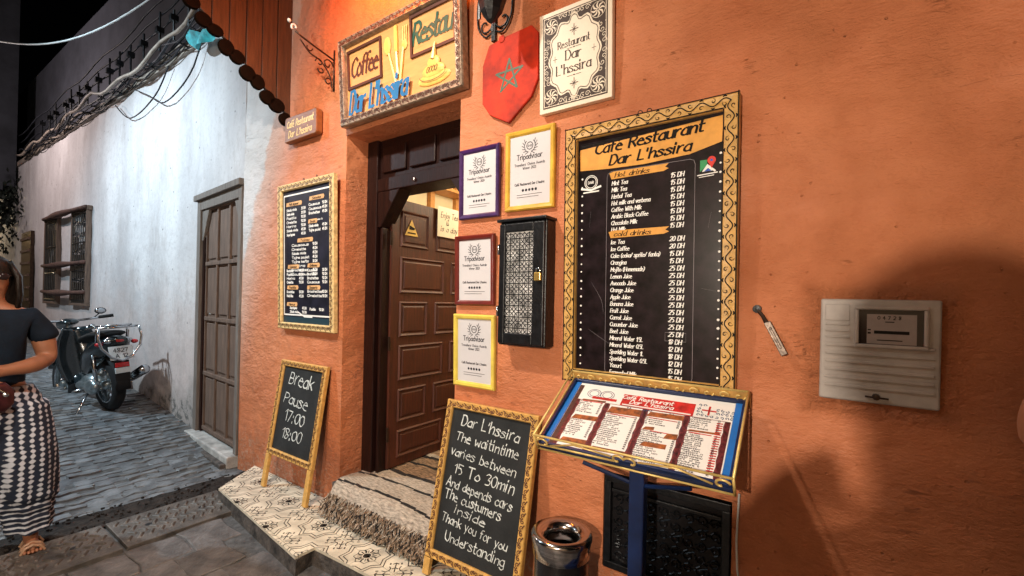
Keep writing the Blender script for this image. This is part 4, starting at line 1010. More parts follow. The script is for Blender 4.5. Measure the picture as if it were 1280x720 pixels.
for i in range(800):
    x = -2.65+.965*rnd.random(); z = rnd.uniform(.135, .235); L_ = rnd.uniform(.014, .034); dx = rnd.uniform(-.03, .03); y_ = -.096-(.25-z)*.62-rnd.random()*.012
    g.tube([(x, y_+.006, z), (x+dx*.5, y_-.006, z-L_*.5), (x+dx, y_-.012, z-L_)], .0034, 4, rnd.choice((0, 0, 0, 1, 2)), cap=False)
tag(g.build('fringe', ['fringe', 'rug2', 'rug3'], rug), kind='stuff')

# ---- iron hatch behind the stand
ht = thing('iron_hatch', 'low black iron utility hatch with pierced pattern in the orange wall', 'hatch', (-.51, .0, .37)); HW, HH = .50, .405
g = G()
for a in ((-HW/2, HW/2, 0, .03), (-HW/2, HW/2, HH-.03, HH), (-HW/2, -HW/2+.03, .03, HH-.03), (HW/2-.03, HW/2, .03, HH-.03)): g.box(a[0], a[1], -.006, .03, a[2], a[3])
g.box(-HW/2+.03, HW/2-.03, .002, .02, HH-.075, HH-.06); g.build('hatch_frame', 'iron', ht, bevel=.003)
g = G(); g.box(-HW/2+.03, HW/2-.03, .02, .04, .03, HH-.03); g.build('hatch_plate', 'black', ht)
g = G()
for i in range(9):
    for j in range(6):
        cx, cz = -HW/2+.06+.048*i, .055+.05*j
        g.tube([(cx+a, .016, cz+b) for a, b in spiral(0, 0, .022, .006, i+j, i+j+7, 9)], .0035, 4)
        g.tube([(cx-.024, .017, cz), (cx+.024, .017, cz+.02*((i+j) % 3-1))], .003, 4)
g.build('pierced_pattern', 'iron', ht)

# ---- menu stand
ms_ = thing('menu_stand', 'blue menu lectern with gold wire rails holding an illustrated menu', 'menu stand', (-.545, -.2, 0))
a_ = math.atan2(.2, .31); TWd, TD = .68, .372
tm_ = Matrix.Translation((0, -.165, .975)) @ Matrix.Rotation(a_, 4, 'X')     # local x right, y up the slope, z out of the tray
def tb(g, name, m_, par=ms_, **k): return g.build(name, m_, par, mx=tm_, **k)
TC = TD
g = G(); g.box(-TWd/2, TWd/2, 0, TC, -.035, -.01); g.box(-TWd/2, -TWd/2+.012, 0, TC, -.01, .012); g.box(TWd/2-.012, TWd/2, 0, TC, -.01, .012); g.box(-TWd/2+.012, TWd/2-.012, TC-.012, TC, -.01, .012); g.box(-TWd/2+.012, TWd/2-.012, 0, .01, -.01, .006)
tray = tb(g, 'tray', 'bluep', bevel=.002)
for a, b in ((-TWd/2+.0125, -TWd/2+.034), (TWd/2-.034, TWd/2-.0125)): g = G(); g.box(a, b, .011, TC-.013, -.009, -.0005); tb(g, 'side_strip', 'blue', tray)
g = G(); g.box(-TWd/2+.036, TWd/2-.035, .011, TC-.014, -.009, -.002); sheet = tb(g, 'menu_sheet', 'whitep')
def flat(g):
    return [(x, z, y) for x, y, z in g.v]
def mp(g, name, m_, zz):         # a drawing made in the xz plane laid on the sheet
    g.v = [(x, z, zz-y) for x, y, z in g.v]; return tb(g, name, m_, tray)
xa, xb = -TWd/2+.055, TWd/2-.035
g = G()
g.prism([(-.10, .262), (.175, .262), (.175, .325), (-.10, .325)], 0, .0004); g.prism([(xa+.06, .275), (-.12, .275), (-.12, .288), (xa+.06, .288)], 0, .0004)
mp(g, 'red_heading', 'redprint', -.0006)
g = G(); g.text('Café Restaurant', 0, .300, .018, 0, .2, slant=.2, align='c', to=.20); g.text("Dar L'hssira", .02, .278, .018, 0, .2, slant=.2, align='c', to=.17)
g.ribbon([(-.09, .268), (.165, .268)], .006, 0); mp(g, 'heading_lettering', 'whitep', -.0002)
g = G(); g.prism([(xa, .010), (xb-.004, .010), (xb-.004, .262), (xa, .262)], 0, .0003); mp(g, 'patterned_background', mat('arabesque_background_print', (.30, .05, .04), .4, 0, .9, 110, col2=(.02, .02, .045)), -.0015)
g = G()
for x in (xa-.0, -.155, -.0, .152): g = G(); g.prism([(x, .012), (x+.012, .012), (x+.012, .262), (x, .262)], 0, .0004); mp(g, 'dark_column_strip', 'maroonp', -.0013)
g = G()
g.prism([(xb-.02, .012), (xb-.006, .012), (xb-.006, .262), (xb-.02, .262)], 0, .0004)
mp(g, 'dark_column_strip', 'maroonp', -.0013)
g = G(); g.prism([(-TWd/2+.037, .012), (-TWd/2+.056, .012), (-TWd/2+.056, .345), (-TWd/2+.037, .345)], 0, .0004); mp(g, 'side_ornament_strip', mat('brown_ornament_print', (.10, .045, .035), .45, 0, .9, 70, col2=(.03, .015, .015)), -.0014)
g = G()
for x0, x1, z0, z1 in ((xa+.018, -.16, .152, .180), (xa+.018, -.16, .028, .058), (-.138, -.006, .212, .252), (-.138, -.006, .022, .044), (.016, .148, .228, .256), (.018, .06, .160, .180), (.10, .146, .135, .165), (.03, .12, .085, .11), (.168, xb-.03, .19, .203), (xa+.018, -.16, .258, .27)):
    g = G(); g.prism([(x0, z0), (x1, z0+.004), (x1, z1), (x0+.01, z1-.004)], 0, .0004); mp(g, 'food_photo', 'foodp', -.0006)
g = G()
def rows_(x0, x1, z0, z1, dz=.0095):
    z = z1
    while z > z0:
        ww = (x1-x0)*rnd.uniform(.45, .72); n = int(ww/.0065); g.text(''.join(rnd.choice('aeionrstlcu ') for _ in range(n)), x0, z, .0062, 0, .28, to=ww); g.text('45', x1-.012, z, .0062, 0, .28); z -= dz
rows_(xa+.02, -.165, .19, .25); rows_(xa+.02, -.165, .065, .155); rows_(-.135, -.01, .05, .205); rows_(.018, .145, .182, .22); rows_(.018, .145, .02, .155); rows_(.17, xb-.032, .205, .255); rows_(.17, xb-.032, .018, .182, .0085)
mp(g, 'menu_lettering', 'ink', -.0009)
g = G()
for i in range(22): g.ribbon([(xb-.045, .03+.0103*i), (xb-.028, .031+.0103*i)], .005, 0)
for x0, x1, z in ((xa+.03, -.17, .256), (-.12, -.02, .208), (.03, .13, .222), (.18, .25, .186), (xa+.03, -.17, .158), (.05, .12, .16)): g.ribbon([(x0, z), (x1, z)], .004, 0)
mp(g, 'price_print', 'redprint', -.0008)
g = G()
for cx, ro in ((xa+.06, .024), (xa+.118, .024)):
    for r_ in (ro, ro*.7): g.ribbon([(cx+r_*1.2*math.cos(v*PI/10), .305+r_*math.sin(v*PI/10)) for v in range(21)], .0025, 0)
for i in range(26): g.ribbon(spiral(.19+.016*(i % 8), .275+.017*(i//8), .007, .002, i, i+5, 5), .003, 0)
for i in range(26): g.ribbon(spiral(-.09+.009*i, .255, .004, .001, i, i+5, 4), .003, 0)
mp(g, 'ornament_print', mat('blue_ornament_print', (.03, .07, .16), .4), -.0012)
g = G(); g.lathe([(0, 0), (.024, 0)], 18, (.225, 0, .30), axis='y'); mp(g, 'flag_disc', 'whitep', -.0002)
g = G(); g.ribbon([(.203, .30), (.247, .30)], .007, 0); g.ribbon([(.225, .28), (.225, .32)], .007, 0); mp(g, 'flag_cross', 'redprint', .0002)
for x0, x1 in ((xa+.016, -.16), (-.138, -.006), (.016, .148), (.168, xb-.022)):
    g = G(); n = 10; g.prism([(x0+.003*(q % 2), .014+.245*q/n) for q in range(n+1)][::-1]+[(x1-.003*(q % 2), .014+.245*q/n) for q in range(n+1)], 0, .0003); mp(g, 'white_price_panel', 'whitep', -.0010)
# gold wire rails
g = G(); rz = .045; hw = TWd/2+.006
c4 = [(-hw, -.004, rz), (hw, -.004, rz), (hw, TC+.004, rz), (-hw, TC+.004, rz)]
for i in range(4): g.tube([c4[i], c4[(i+1) % 4]], .0045, 6)
for x, y_, _ in c4: g.tube([(x, y_, -.03), (x, y_, rz)], .0045, 6)
c5 = [(-hw, -.004, -.028), (hw, -.004, -.028)]; g.tube(c5, .004, 6)
g.tube([(-hw, 0, rz*.2), (-hw, TC, rz*.2)], .004, 6); g.tube([(-hw, 0, -.01), (-.03, -.004, .0)], .004, 6)
tb(g, 'wire_rail', 'goldwire', smooth=True)
g = G()
def sc_front(cx, sg, r_=.027, yy=-.004, z0=.008):
    g.tube([(cx+sg*a, yy, z0+b) for a, b in spiral(0, 0, r_, .006, PI*.9, PI*.9-4.6, 14)], .0042, 6)
for cx, sg in ((-.018, -1), (.03, 1), (-hw+.035, 1), (hw-.035, -1)): sc_front(cx, sg)
g.tube([(-.04, -.004, .02), (-.18, -.004, .035), (-hw+.06, -.004, .0)], .0035, 6); g.tube([(.055, -.004, .02), (.18, -.004, .035), (hw-.06, -.004, .0)], .0035, 6)
tb(g, 'front_scroll', 'goldwire', smooth=True)
g = G(); g.box(-hw+.004, hw-.004, TC+.001, TC+.004, .0, .045); tb(g, 'back_rail_plate', 'gold')
g = G()
for i in range(13):
    cx = -hw+.03+i*(2*hw-.06)/12; sg = 1 if i % 2 else -1
    g.tube([(cx+a, TC-.002, .022+sg*b) for a, b in spiral(0, 0, .02, .004, 0, 5.4, 9)], .0032, 5)
tb(g, 'back_scroll', 'goldwire', smooth=True)
g = G(); g.box(-.028, .028, -.025, .025, 0, .92); g.build('pole', 'bluep', ms_, bevel=.005)
g = G(); g.box(-.2, .2, -.14, .16, 0, .012); g.build('base_plate', 'bluep', ms_, bevel=.004)
g = G(); g.tube([(-.2, -.06, .90), (0, 0, .84), (.2, -.06, .90)], .008, 6); g.build('brace', 'bluep', ms_)

# ---- litter bin
bn = thing('litter_bin', 'round black litter bin with a polished steel rim', 'bin', (-.86, -.205, 0))
g = G(); g.lathe([(0, .0), (.105, 0), (.108, .01), (.112, .50), (.108, .52)], 40); g.build('bin_body', 'binblack', bn, smooth=True)
g = G(); g.lathe([(.113, .485), (.118, .487), (.120, .53), (.124, .545), (.126, .562), (.120, .574), (.100, .575), (.075, .562), (.069, .55), (.069, .52), (.073, .50)], 48); g.build('steel_rim', 'steel', bn, smooth=True)
g = G(); g.lathe([(0, .44), (.07, .45), (.105, .47)], 24); g.build('bin_liner', 'bronze', bn, smooth=True)
g = G(); g.box(-.03, .012, -.008, .008, .455, .462, mx=Matrix.Rotation(.4, 4, 'Z')); g.box(.0, .045, .0, .012, .46, .468, mx=Matrix.Rotation(-.9, 4, 'Z')); g.ell((-.02, .02, .46), (.02, .018, .008)); o = g.build('litter', 'paper', loc=(-.86, -.205, 0)); tag(o, 'crumpled pale paper scraps lying inside the steel rimmed bin', 'litter')

# ---- meter cabinet
mt = thing('meter_cabinet', 'beige ribbed electricity meter cabinet set into the orange wall', 'meter box', (.154, 0, 1.383-.1665)); Wm, Hm = .299, .333
g = G(); g.box(-Wm/2, Wm/2, -.016, .02, 0, Hm)
g.build('cover', 'meter', mt, rot=(0, R(.3), 0), bevel=.006)
g = G()
for i in range(6): z = .045+.0265*i; g.box(-Wm/2+.014, Wm/2-.014, -.0215, -.015, z, z+.009)
for i in range(3): z = .205+.026*i*.8; g.box(-Wm/2+.014, -.07, -.0215, -.015, z, z+.008)
g.box(-Wm/2+.014, -.07, -.019, -.015, .262, .315); g.build('rib', 'meter', mt, bevel=.0025)
g = G(); wx0, wx1, wz0, wz1 = -.058, .122, .178, .312
for a in ((wx0, wx1, wz0, wz0+.012), (wx0, wx1, wz1-.012, wz1), (wx0, wx0+.012, wz0+.012, wz1-.012), (wx1-.012, wx1, wz0+.012, wz1-.012)): g.box(a[0], a[1], -.026, -.015, a[2], a[3])
wf = g.build('window_frame', 'meter', mt, bevel=.004)
g = G(); g.box(wx0+.012, wx1-.012, -.0175, -.0165, wz0+.012, wz1-.012); g.build('window_pane', 'glassdark', wf)
g = G(); g.box(wx0+.032, wx1-.028, -.0182, -.0176, wz0+.014, wz1-.026); g.build('dial_plate', 'meterpale', wf)
g = G(); g.box(wx0+.05, wx1-.045, -.0188, -.0183, wz0+.046, wz0+.056); g.box(wx0+.034, wx0+.042, -.0188, -.0183, wz0+.045, wz0+.051); g.box(wx0+.034, wx0+.042, -.0188, -.0183, wz0+.056, wz0+.06)
g.text('0 4 7 2 8', .03, wz1-.042, .010, -.0188, .2, align='c'); g.ribbon([(.02, wz1-.050), (.04, wz1-.050)], .003, -.0188); g.ribbon([(.0, wz0+.026), (.06, wz0+.026)], .003, -.0188); g.build('dial_print', 'blackline', wf)
g = G(); g.tube([(-.028, -.022, .022), (-.01, -.026, .022), (.03, -.022, .02)], .003, 5); g.lathe([(0, -.03), (.009, -.028), (.011, -.016)], 12, (0, 0, .022), axis='y'); g.build('key_latch', 'bronze', mt)

# ---- bolt bracket on the wall, cable at right foot
t = thing('iron_wall_hook', 'twisted rusty iron hook sticking out of the orange wall', 'hook', (-.185, 0, 1.51))
g = G(); g.lathe([(0, -.02), (.014, -.018), (.016, 0)], 10, axis='y', c=(0, 0, 0)); g.build('hook_base', 'iron', t)
g = G(); g.tube([(0, -.012, 0), (.018, -.02, -.022), (.034, -.03, -.05), (.048, -.036, -.075)], [.007, .006, .008, .007], 6); g.build('hook_stem', 'bronze', t)
g = G(); g.box(-.011, .011, -.006, .006, -.125, .0, mx=Matrix.Translation((.035, -.036, -.045)) @ Matrix.Rotation(R(-26), 4, 'Y')); g.box(-.004, .004, -.009, .009, -.10, -.02, mx=Matrix.Translation((.035, -.036, -.045)) @ Matrix.Rotation(R(-26), 4, 'Y')); g.build('hook_arm', mat('rusty_metal', (.22, .17, .14), .4, .6, .35, 60), t, bevel=.002)
g = G(); g.tube([(-.23, -.02, .83), (-.235, -.03, .66), (-.23, -.035, .56), (-.222, -.03, .50), (-.235, -.035, .40), (-.225, -.03, .2), (-.23, -.02, .02)], .004, 6); o = g.build('thin_cable', 'cablew', smooth=True); tag(o, 'thin pale cable hanging down beside the black iron hatch', 'cable')

# ---- ironwork brackets and lantern
t = thing('scroll_bracket', 'small dark scroll bracket with white knob above the wooden plaque', 'bracket', (-2.85, 0, 3.05)); g = G()
def yz(pts): return [(0, -a, b) for a, b in pts]
g.tube(yz([(.006, -.07), (.006, .22)]), .007, 6); g.tube(yz([(.01, .15), (.14, .175), (.25, .20), (.29, .215)]), .006, 6)
for cx, cz, r_, a0, a1 in ((.055, .10, .042, PI, -3.5), (.12, .085, .03, 0, 5.5), (.105, .04, .026, 0, -5), (.05, -.02, .03, PI*.8, -3), (.20, .155, .03, PI, 6.8)): g.tube(yz(spiral(cx, cz, r_, .008, a0, a1, 14)), .005, 5)
g.tube(yz(_cr([(.02, -.05), (.04, .03), (.11, .10), (.19, .12), (.26, .18)], 4)), .005, 5); g.build('scroll', 'bronze', t, smooth=True)
g = G(); g.tube(yz(spiral(.30, .235, .022, .010, -1, 3.4, 9)), .007, 6); g.ell((0, -.335, .262), (.012, .012, .012)); g.build('knob', 'cablew', t, smooth=True)
t = thing('wall_lantern', 'black wall lantern on a scrolled iron bracket beside the white sign', 'lantern', (-1.42, 0, 2.88))
g = G(); g.box(-.012, .012, -.018, 0, 0, .62); g.build('backplate', 'iron', t)
g = G(); g.box(-.0115, .0, -.021, -.018, .05, .6); g.build('highlight_strip', 'chrome', t)
g = G()
for sx in (-1, 1):
    for cz, r_ in ((.10, .05), (.32, .07)):
        g.tube([(sx*(.012+r_*.9)+sx*a*-1, -.010, cz+b) for a, b in spiral(0, 0, r_, .012, 0, -5.2, 14)], .005, 5)
    g.tube([(sx*x, -.01, z) for x, z in _cr([(.012, .05), (.06, .04), (.11, .12), (.10, .30), (.02, .42)], 5)], .005, 5)
g.tube([(0, -.02, .45), (.02, -.15, .52), (.02, -.26, .42), (.02, -.26, .36)], .007, 6); g.build('scroll', 'iron', t, smooth=True)
g = G(); g.lathe([(.004, .33), (.07, .27), (.082, .22), (.075, .05), (.05, -.03), (.02, -.07), (.0, -.085)], 8, (.16, -.24, 0)); g.build('lantern_body', 'iron', t)
g = G(); g.box(.085, .095, -.245, -.235, -.04, .2); g.build('lantern_rib', 'chrome', t)
# lamps that light the place, above the picture
def bulb_lamp(name, label, loc, bm_, arm):
    t = thing(name, label, 'lamp', loc); g = G(); g.ell((0, 0, 0), (.045, .045, .055)); g.build('bulb', bm_, t, smooth=True)
    g = G(); g.lathe([(.02, .05), (.03, .07), (.11, .09), (.115, .08)], 16); g.tube([(0, 0, .085), (0, 0, .16), arm], .012, 6); g.build('lamp_shade', 'iron', t)
# lamp bodies stand just above their light points
bulb_lamp('alley_street_lamp', 'cool white street lamp on an arm over the white wall', (-5.2, -1.2, 4.75), 'bulbc', (0, 1.3, .3))
bulb_lamp('orange_sign_lamp', 'orange lamp on a wall arm above the signboard', (-2.30, -.26, 3.74), 'bulbo', (0, .25, .2))
bulb_lamp('warm_street_lamp', 'warm street lamp on a long arm in front of the cafe', (-1.9, -1.75, 3.9), 'bulb', (0, 1.74, .5))

# ------------------------------------------------------------------ white house
wh = thing('white_house', 'long whitewashed alley house with grilled windows and a cable ledge', 'building', (-4.17, .02, 0))
wh_o = Vector((-4.17, .02, 0))
def L2(x, z, o=0): return (x-wh_o.x, wy(x)+o, z)
HD = (-5.42, -4.22, .06, 2.50)
g = G(); vs, fs = wallgrid(-22, -4.17, -.1, 4.22, [(HD[0], HD[1], -.1, HD[3])], .12, .03, wy); g.add([(a-wh_o.x, b-wh_o.y, c) for a, b, c in vs], fs)
for x in HD[:2]: g.add([(x-wh_o.x, wy(x)-wh_o.y, -.1), (x-wh_o.x, wy(x)-wh_o.y+.22, -.1), (x-wh_o.x, wy(x)-wh_o.y+.22, HD[3]), (x-wh_o.x, wy(x)-wh_o.y, HD[3])], [(0, 1, 2, 3)])
g.add([(HD[0]-wh_o.x, wy(HD[0])-.02, HD[3]), (HD[0]-wh_o.x, wy(HD[0])+.2, HD[3]), (HD[1]-wh_o.x, wy(HD[1])+.2, HD[3]), (HD[1]-wh_o.x, wy(HD[1])-.02, HD[3])], [(0, 1, 2, 3)])
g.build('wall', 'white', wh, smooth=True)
g = G()
for i in range(36):
    a, b = -4.17-.5*i, -4.17-.5*(i+1)
    v = [(a, wy(a)-.03, 4.2), (b, wy(b)-.03, 4.2), (b, wy(b)+.5, 4.2), (a, wy(a)+.5, 4.2), (a, wy(a)-.03, 4.29), (b, wy(b)-.03, 4.29), (b, wy(b)+.5, 4.29), (a, wy(a)+.5, 4.29)]
    g.add([(x-wh_o.x, y-wh_o.y, z) for x, y, z in v], [(0, 1, 5, 4), (4, 5, 6, 7), (0, 3, 2, 1)])
g.build('ledge', 'conduit', wh)
g = G()
for i in range(18):
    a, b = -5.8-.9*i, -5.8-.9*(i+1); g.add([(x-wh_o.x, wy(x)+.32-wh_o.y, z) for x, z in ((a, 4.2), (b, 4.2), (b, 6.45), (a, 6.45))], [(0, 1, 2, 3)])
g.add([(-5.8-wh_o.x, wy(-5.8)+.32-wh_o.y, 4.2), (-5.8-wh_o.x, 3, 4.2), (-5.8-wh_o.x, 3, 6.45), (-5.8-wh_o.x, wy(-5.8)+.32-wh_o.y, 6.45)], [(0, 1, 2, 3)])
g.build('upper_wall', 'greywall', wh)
# old plank door in the white house
dd = G(); n_ = math.atan2(wy(HD[1])-wy(HD[0]), HD[1]-HD[0]); od = thing('old_panelled_door', 'weathered brown panelled door with grey frame in the white house', 'door', (HD[0], wy(HD[0]), 0), (0, 0, n_)); DW = math.hypot(HD[1]-HD[0], wy(HD[1])-wy(HD[0]))
g = G(); g.box(.0, .10, -.02, .10, .10, 2.5); g.box(DW-.07, DW, -.02, .10, .10, 2.5); g.box(.10, DW-.07, -.018, .10, 2.40, 2.5)
g.prism([(.10, 2.40), (.10, 2.08), (.13, 2.08), (.30, 2.40)], 0, .03); g.prism([(DW-.07, 2.40), (DW-.07, 2.20), (DW-.12, 2.20), (DW-.22, 2.40)], 0, .03); g.box(-.03, DW+.02, -.05, .02, 2.5, 2.56); g.build('door_frame', 'oldgrey', od, bevel=.006)
g = G(); g.box(.10, .15, .01, .2, .10, 2.4); g.build('dark_jamb', 'frameblack', od)
g = G(); g.box(.16, DW-.07, .10, .15, .12, 2.42); lf = g.build('door_leaf', 'oldwood', od, loc=(0, -.055, 0))
cw = (DW-.07-.16)/3
pn = G(); pn.box(-cw/2+.045, cw/2-.045, -.012, .0, -.235, .235); pnl = None
for r_ in range(4):
    for c in range(3):
        loc = (.16+cw*(c+.5), .098, .43+.565*r_)
        if pnl is None: pnl = pn.build('door_panel', 'oldwood', lf, loc=loc, bevel=.008)
        else: share('door_panel', pnl, lf, loc)
g = G()
for c in range(4): xx = .16+cw*c; g.box(max(.162, xx-.02), min(DW-.072, xx+.02), .075, .099, .13, 2.40)
for r_ in range(5): z = .145+.565*r_; g.box(.165, DW-.075, .070, .099, z-.02, z+.02)
g.build('door_rail', 'oldwood', od, loc=(0, -.055, 0), bevel=.006)
g = G(); g.tube([(.20, .05, 1.33), (.30, .04, 1.33)], .012, 6); g.lathe([(0, -.01), (.02, -.008), (.02, .02)], 10, (.21, .06, 1.33), axis='y'); g.build('door_handle', 'cablew', od)
g = G(); g.box(-.02, DW, -.09, .2, -.02, .10); g.build('door_sill', mat('pale_stone_sill', (.42, .40, .38), .7, 0, .25, 8, .5, 40), od, bevel=.012)
g = G(); g.box(-.02, DW-.01, -.14, -.09, -.02, .045); g.build('lower_sill', 'kerb', od, bevel=.01)
# grilled windows
for k, (xa_, xb_, lab) in enumerate(((-9.92, -9.18, 'window with ornate iron grille above the moped'), (-11.58, -10.80, 'dark shuttered window further down the white wall'))):
    ww_ = xb_-xa_; wn = thing('grilled_window', lab, 'window', (xa_, wy(xa_), 1.345), (0, 0, math.atan2(wy(xb_)-wy(xa_), ww_)), 'grilled windows in the white house wall')
    g = G(); g.box(0, ww_, -.005, .02, 0, 1.43); g.build('pane', 'glassdark', wn)
    g = G()
    for a in ((-.04, ww_+.04, -.04, .0), (-.06, ww_+.06, 1.43, 1.50), (-.04, 0, 0, 1.43), (ww_, ww_+.04, 0, 1.43)): g.box(a[0], a[1], -.06, .0, a[2], a[3])
    g.build('window_frame', 'oldwood', wn, bevel=.006)
    g = G()
    n = 7
    for i in range(n+1): g.tube([(ww_*i/n, -.04, 0), (ww_*i/n, -.04, 1.43)], .009, 5)
    for z in (.04, .5, .95, 1.40): g.tube([(0, -.045, z), (ww_, -.045, z)], .012, 5)
    if k == 0:
        for i in range(n):
            for z in (.18, .36, .62, .80, 1.08, 1.26): g.tube([(ww_*(i+.5)/n+a, -.04, z+b) for a, b in spiral(0, 0, .045, .015, i, i+5.5, 9)], .007, 4)
    g.build('window_grille', 'iron', wn)
barw = mat('dark_reddish_bar', (.085, .035, .025), .8, 0, .3, 12)
for z in (1.52, 1.98, 2.82):
    g = G(); x0w, x1w = -11.6, -9.15; pts = [(x0w+(x1w-x0w)*i/8, wy(x0w+(x1w-x0w)*i/8)-.07-.05*math.sin(PI*i/8), z-.02*math.sin(PI*i/8)) for i in range(9)]
    g.tube(pts, [.03, .03, .035, .05, .055, .05, .035, .03, .03], 8); o = g.build('wooden_bar', barw, smooth=True)
    tag(o, {1.52: 'lowest reddish bar crossing both grilled windows', 1.98: 'middle reddish bar crossing both grilled windows', 2.82: 'topmost reddish bar over both grilled windows'}[z], 'bar', 'reddish bars across the grilled windows')
xf = -13.55; ww_ = .95; o = thing('far_doorway', 'narrow brown slatted door far down the alley', 'door', (xf, wy(xf)-.01, .75))
g = G(); g.box(0, ww_, -.03, .02, 0, 1.95); g.build('door_leaf', 'bronze', o)
sl = G(); sl.box(.05, ww_-.05, -.055, -.03, 0, .05); s0 = None
for i in range(8):
    if s0 is None: s0 = sl.build('slat', 'oldwood', o, loc=(0, 0, .1))
    else: share('slat', s0, o, (0, 0, .1+.24*i))
# cable run on the ledge
cg = 'cables bundled along the ledge of the white house'
for k in range(8):
    g = G(); pts = []; base = rnd.uniform(-.06, .09); off = rnd.uniform(-.02, .14); x = -4.75; ph = rnd.uniform(0, 6); f1 = rnd.uniform(.8, 2)
    while x > -13.5:
        pts.append((x, wy(x)-.05-off-.03*math.sin(x*f1+ph), 4.28+base+.05*math.sin(x*1.7*f1+ph*2)+.035*math.sin(x*5.1+ph)+(-.10*abs(math.sin(x*.9+ph)) if k % 4 == 0 else 0))); x -= .22
    g.tube(pts, rnd.choice((.008, .011, .014, .02)), 6); o = g.build('ledge_cable', 'cableb' if k % 4 else 'conduit', smooth=True)
    tag(o, 'cable in the tangled run along the white house ledge' if k % 4 else 'pale conduit in the cable run along the white house ledge', 'cable', cg)
for k in range(3):
    g = G(); z0 = 4.62+.1*k; pts = []
    for i in range(24):
        x = -4.8-.36*i; pts.append((x, wy(x)-.12-.03*k, z0-.03*i*.35+.03*math.sin(i*1.3+k)))
    g.tube(pts, .010, 5); o = g.build('ledge_cable', 'cableb', smooth=True); tag(o, 'cable in the tangled run along the white house ledge', 'cable', cg)
for i in range(16):
    x = -4.95-.42*i+rnd.uniform(-.1, .1); t = G(); z = 4.24
    t.tube([(x, wy(x), z), (x, wy(x)-.16, z+.02), (x+.02, wy(x)-.17, z+.30+rnd.uniform(0, .15))], .012, 5); t.box(x-.03, x+.03, wy(x)-.2, wy(x)-.13, z+.22, z+.28)
    o = t.build('cable_clamp', 'iron'); tag(o, 'iron clamp holding the tangled cables on the ledge', 'clamp', 'iron clamps of the ledge cables')
for k, pts in enumerate(([(-5.3, -.1, 4.1), (-5.7, -.1, 3.85), (-6.3, -.1, 3.75), (-6.8, -.08, 3.95), (-7.3, -.05, 4.15)], [(-6.2, -.1, 4.15), (-6.6, -.12, 3.9), (-7.4, -.1, 3.8), (-8, -.05, 4.1)])):
    g = G(); q = _cr([(p[0], p[2]) for p in pts], 5); g.tube([(a, wy(a)-.06, b) for a, b in q], .008, 5); o = g.build('sagging_cable', 'cableb', smooth=True); tag(o, ('sagging black cable looping below the ledge nearer the canopy', 'sagging black cable looping below the ledge further down the alley')[k], 'cable')
# overhead wires
g = G(); A0, A1 = Vector((-9.0, -1.1, 4.80)), Vector((-4.9, .0, 4.9))
q = [A0.lerp(A1, i/20)-Vector((0, 0, .42*math.sin(PI*i/20))) for i in range(21)]; g.tube(q, .009, 6); o = g.build('overhead_wire', 'cablew', smooth=True); tag(o, 'pale overhead wire sagging across the dark sky to the ledge', 'wire')
g = G(); q = [Vector((-6.8, -.7, 5.0)).lerp(Vector((-4.6, -.05, 4.65)), i/10)-Vector((0, 0, .08*math.sin(PI*i/10))) for i in range(11)]; g.tube(q, .010, 6); o = g.build('overhead_wire', 'cablew', smooth=True); tag(o, 'short pale overhead wire at the very top near the canopy', 'wire')
# turquoise cloth caught on the ledge
g = G(); vs = []
for i in range(13):
    for j in range(7):
        u, v = i/12, j/6; x = -5.35+.62*u; vs.append((x, wy(x)-.14-.04*math.sin(u*9+v*3), 4.22-.13*v-.05*math.sin(u*5)*v-.22*u))
g.add(vs, [(i*7+j, (i+1)*7+j, (i+1)*7+j+1, i*7+j+1) for i in range(12) for j in range(6)]); o = g.build('turquoise_cloth', 'cyan', smooth=True); tag(o, 'turquoise cloth strip hanging from the ledge beside the canopy', 'cloth')
# ------------------------------------------------------------------ far end of the alley
fb = thing('beige_building', 'lit beige building with pilasters at the end of the alley', 'building', (-18, -3.6, .8))
g = G(); g.box(-3, 0, 0, 2.95, 0, 3.3); g.build('wall', 'beige', fb)
for i, y_ in enumerate((1.7, 2.1, 2.5, 2.8)):
    g = G(); g.box(0.002, .12, y_, y_+.13, 0, 3.28); g.box(.002, .16, y_-.03, y_+.16, 2.9, 3.1); g.build('pilaster', 'beige', fb, bevel=.01)
g = G(); g.box(.003, .05, 2.27, 2.46, .2, 2.2); g.build('window', 'glassdark', fb)
fd = thing('dark_tall_building', 'tall unlit building closing the alley behind the vine', 'building', (-23, -5, .8)); g = G(); g.box(-3, 0, 0, 6, 0, 7.6); g.build('wall', 'dark', fd); g = G()
for i in range(3): g.box(.002, .08, 3.2+.9*i, 3.3+.9*i, 0, 7.5)
g.build('pilaster', 'dark', fd)
cv = thing('covered_passage', 'unlit overhanging upper storey spanning the far end of the alley', 'building', (-14.2, -3.6, 3.75))
g = G(); g.box(-3, 0, 0, 3.45, 0, 4.5); g.build('wall', 'dark', cv); g = G()
for i in range(7): g.box(.002, .12, 1.6+.26*i, 1.7+.26*i, -.12, .06)
g.build('beam_end', 'dark', cv, bevel=.01)
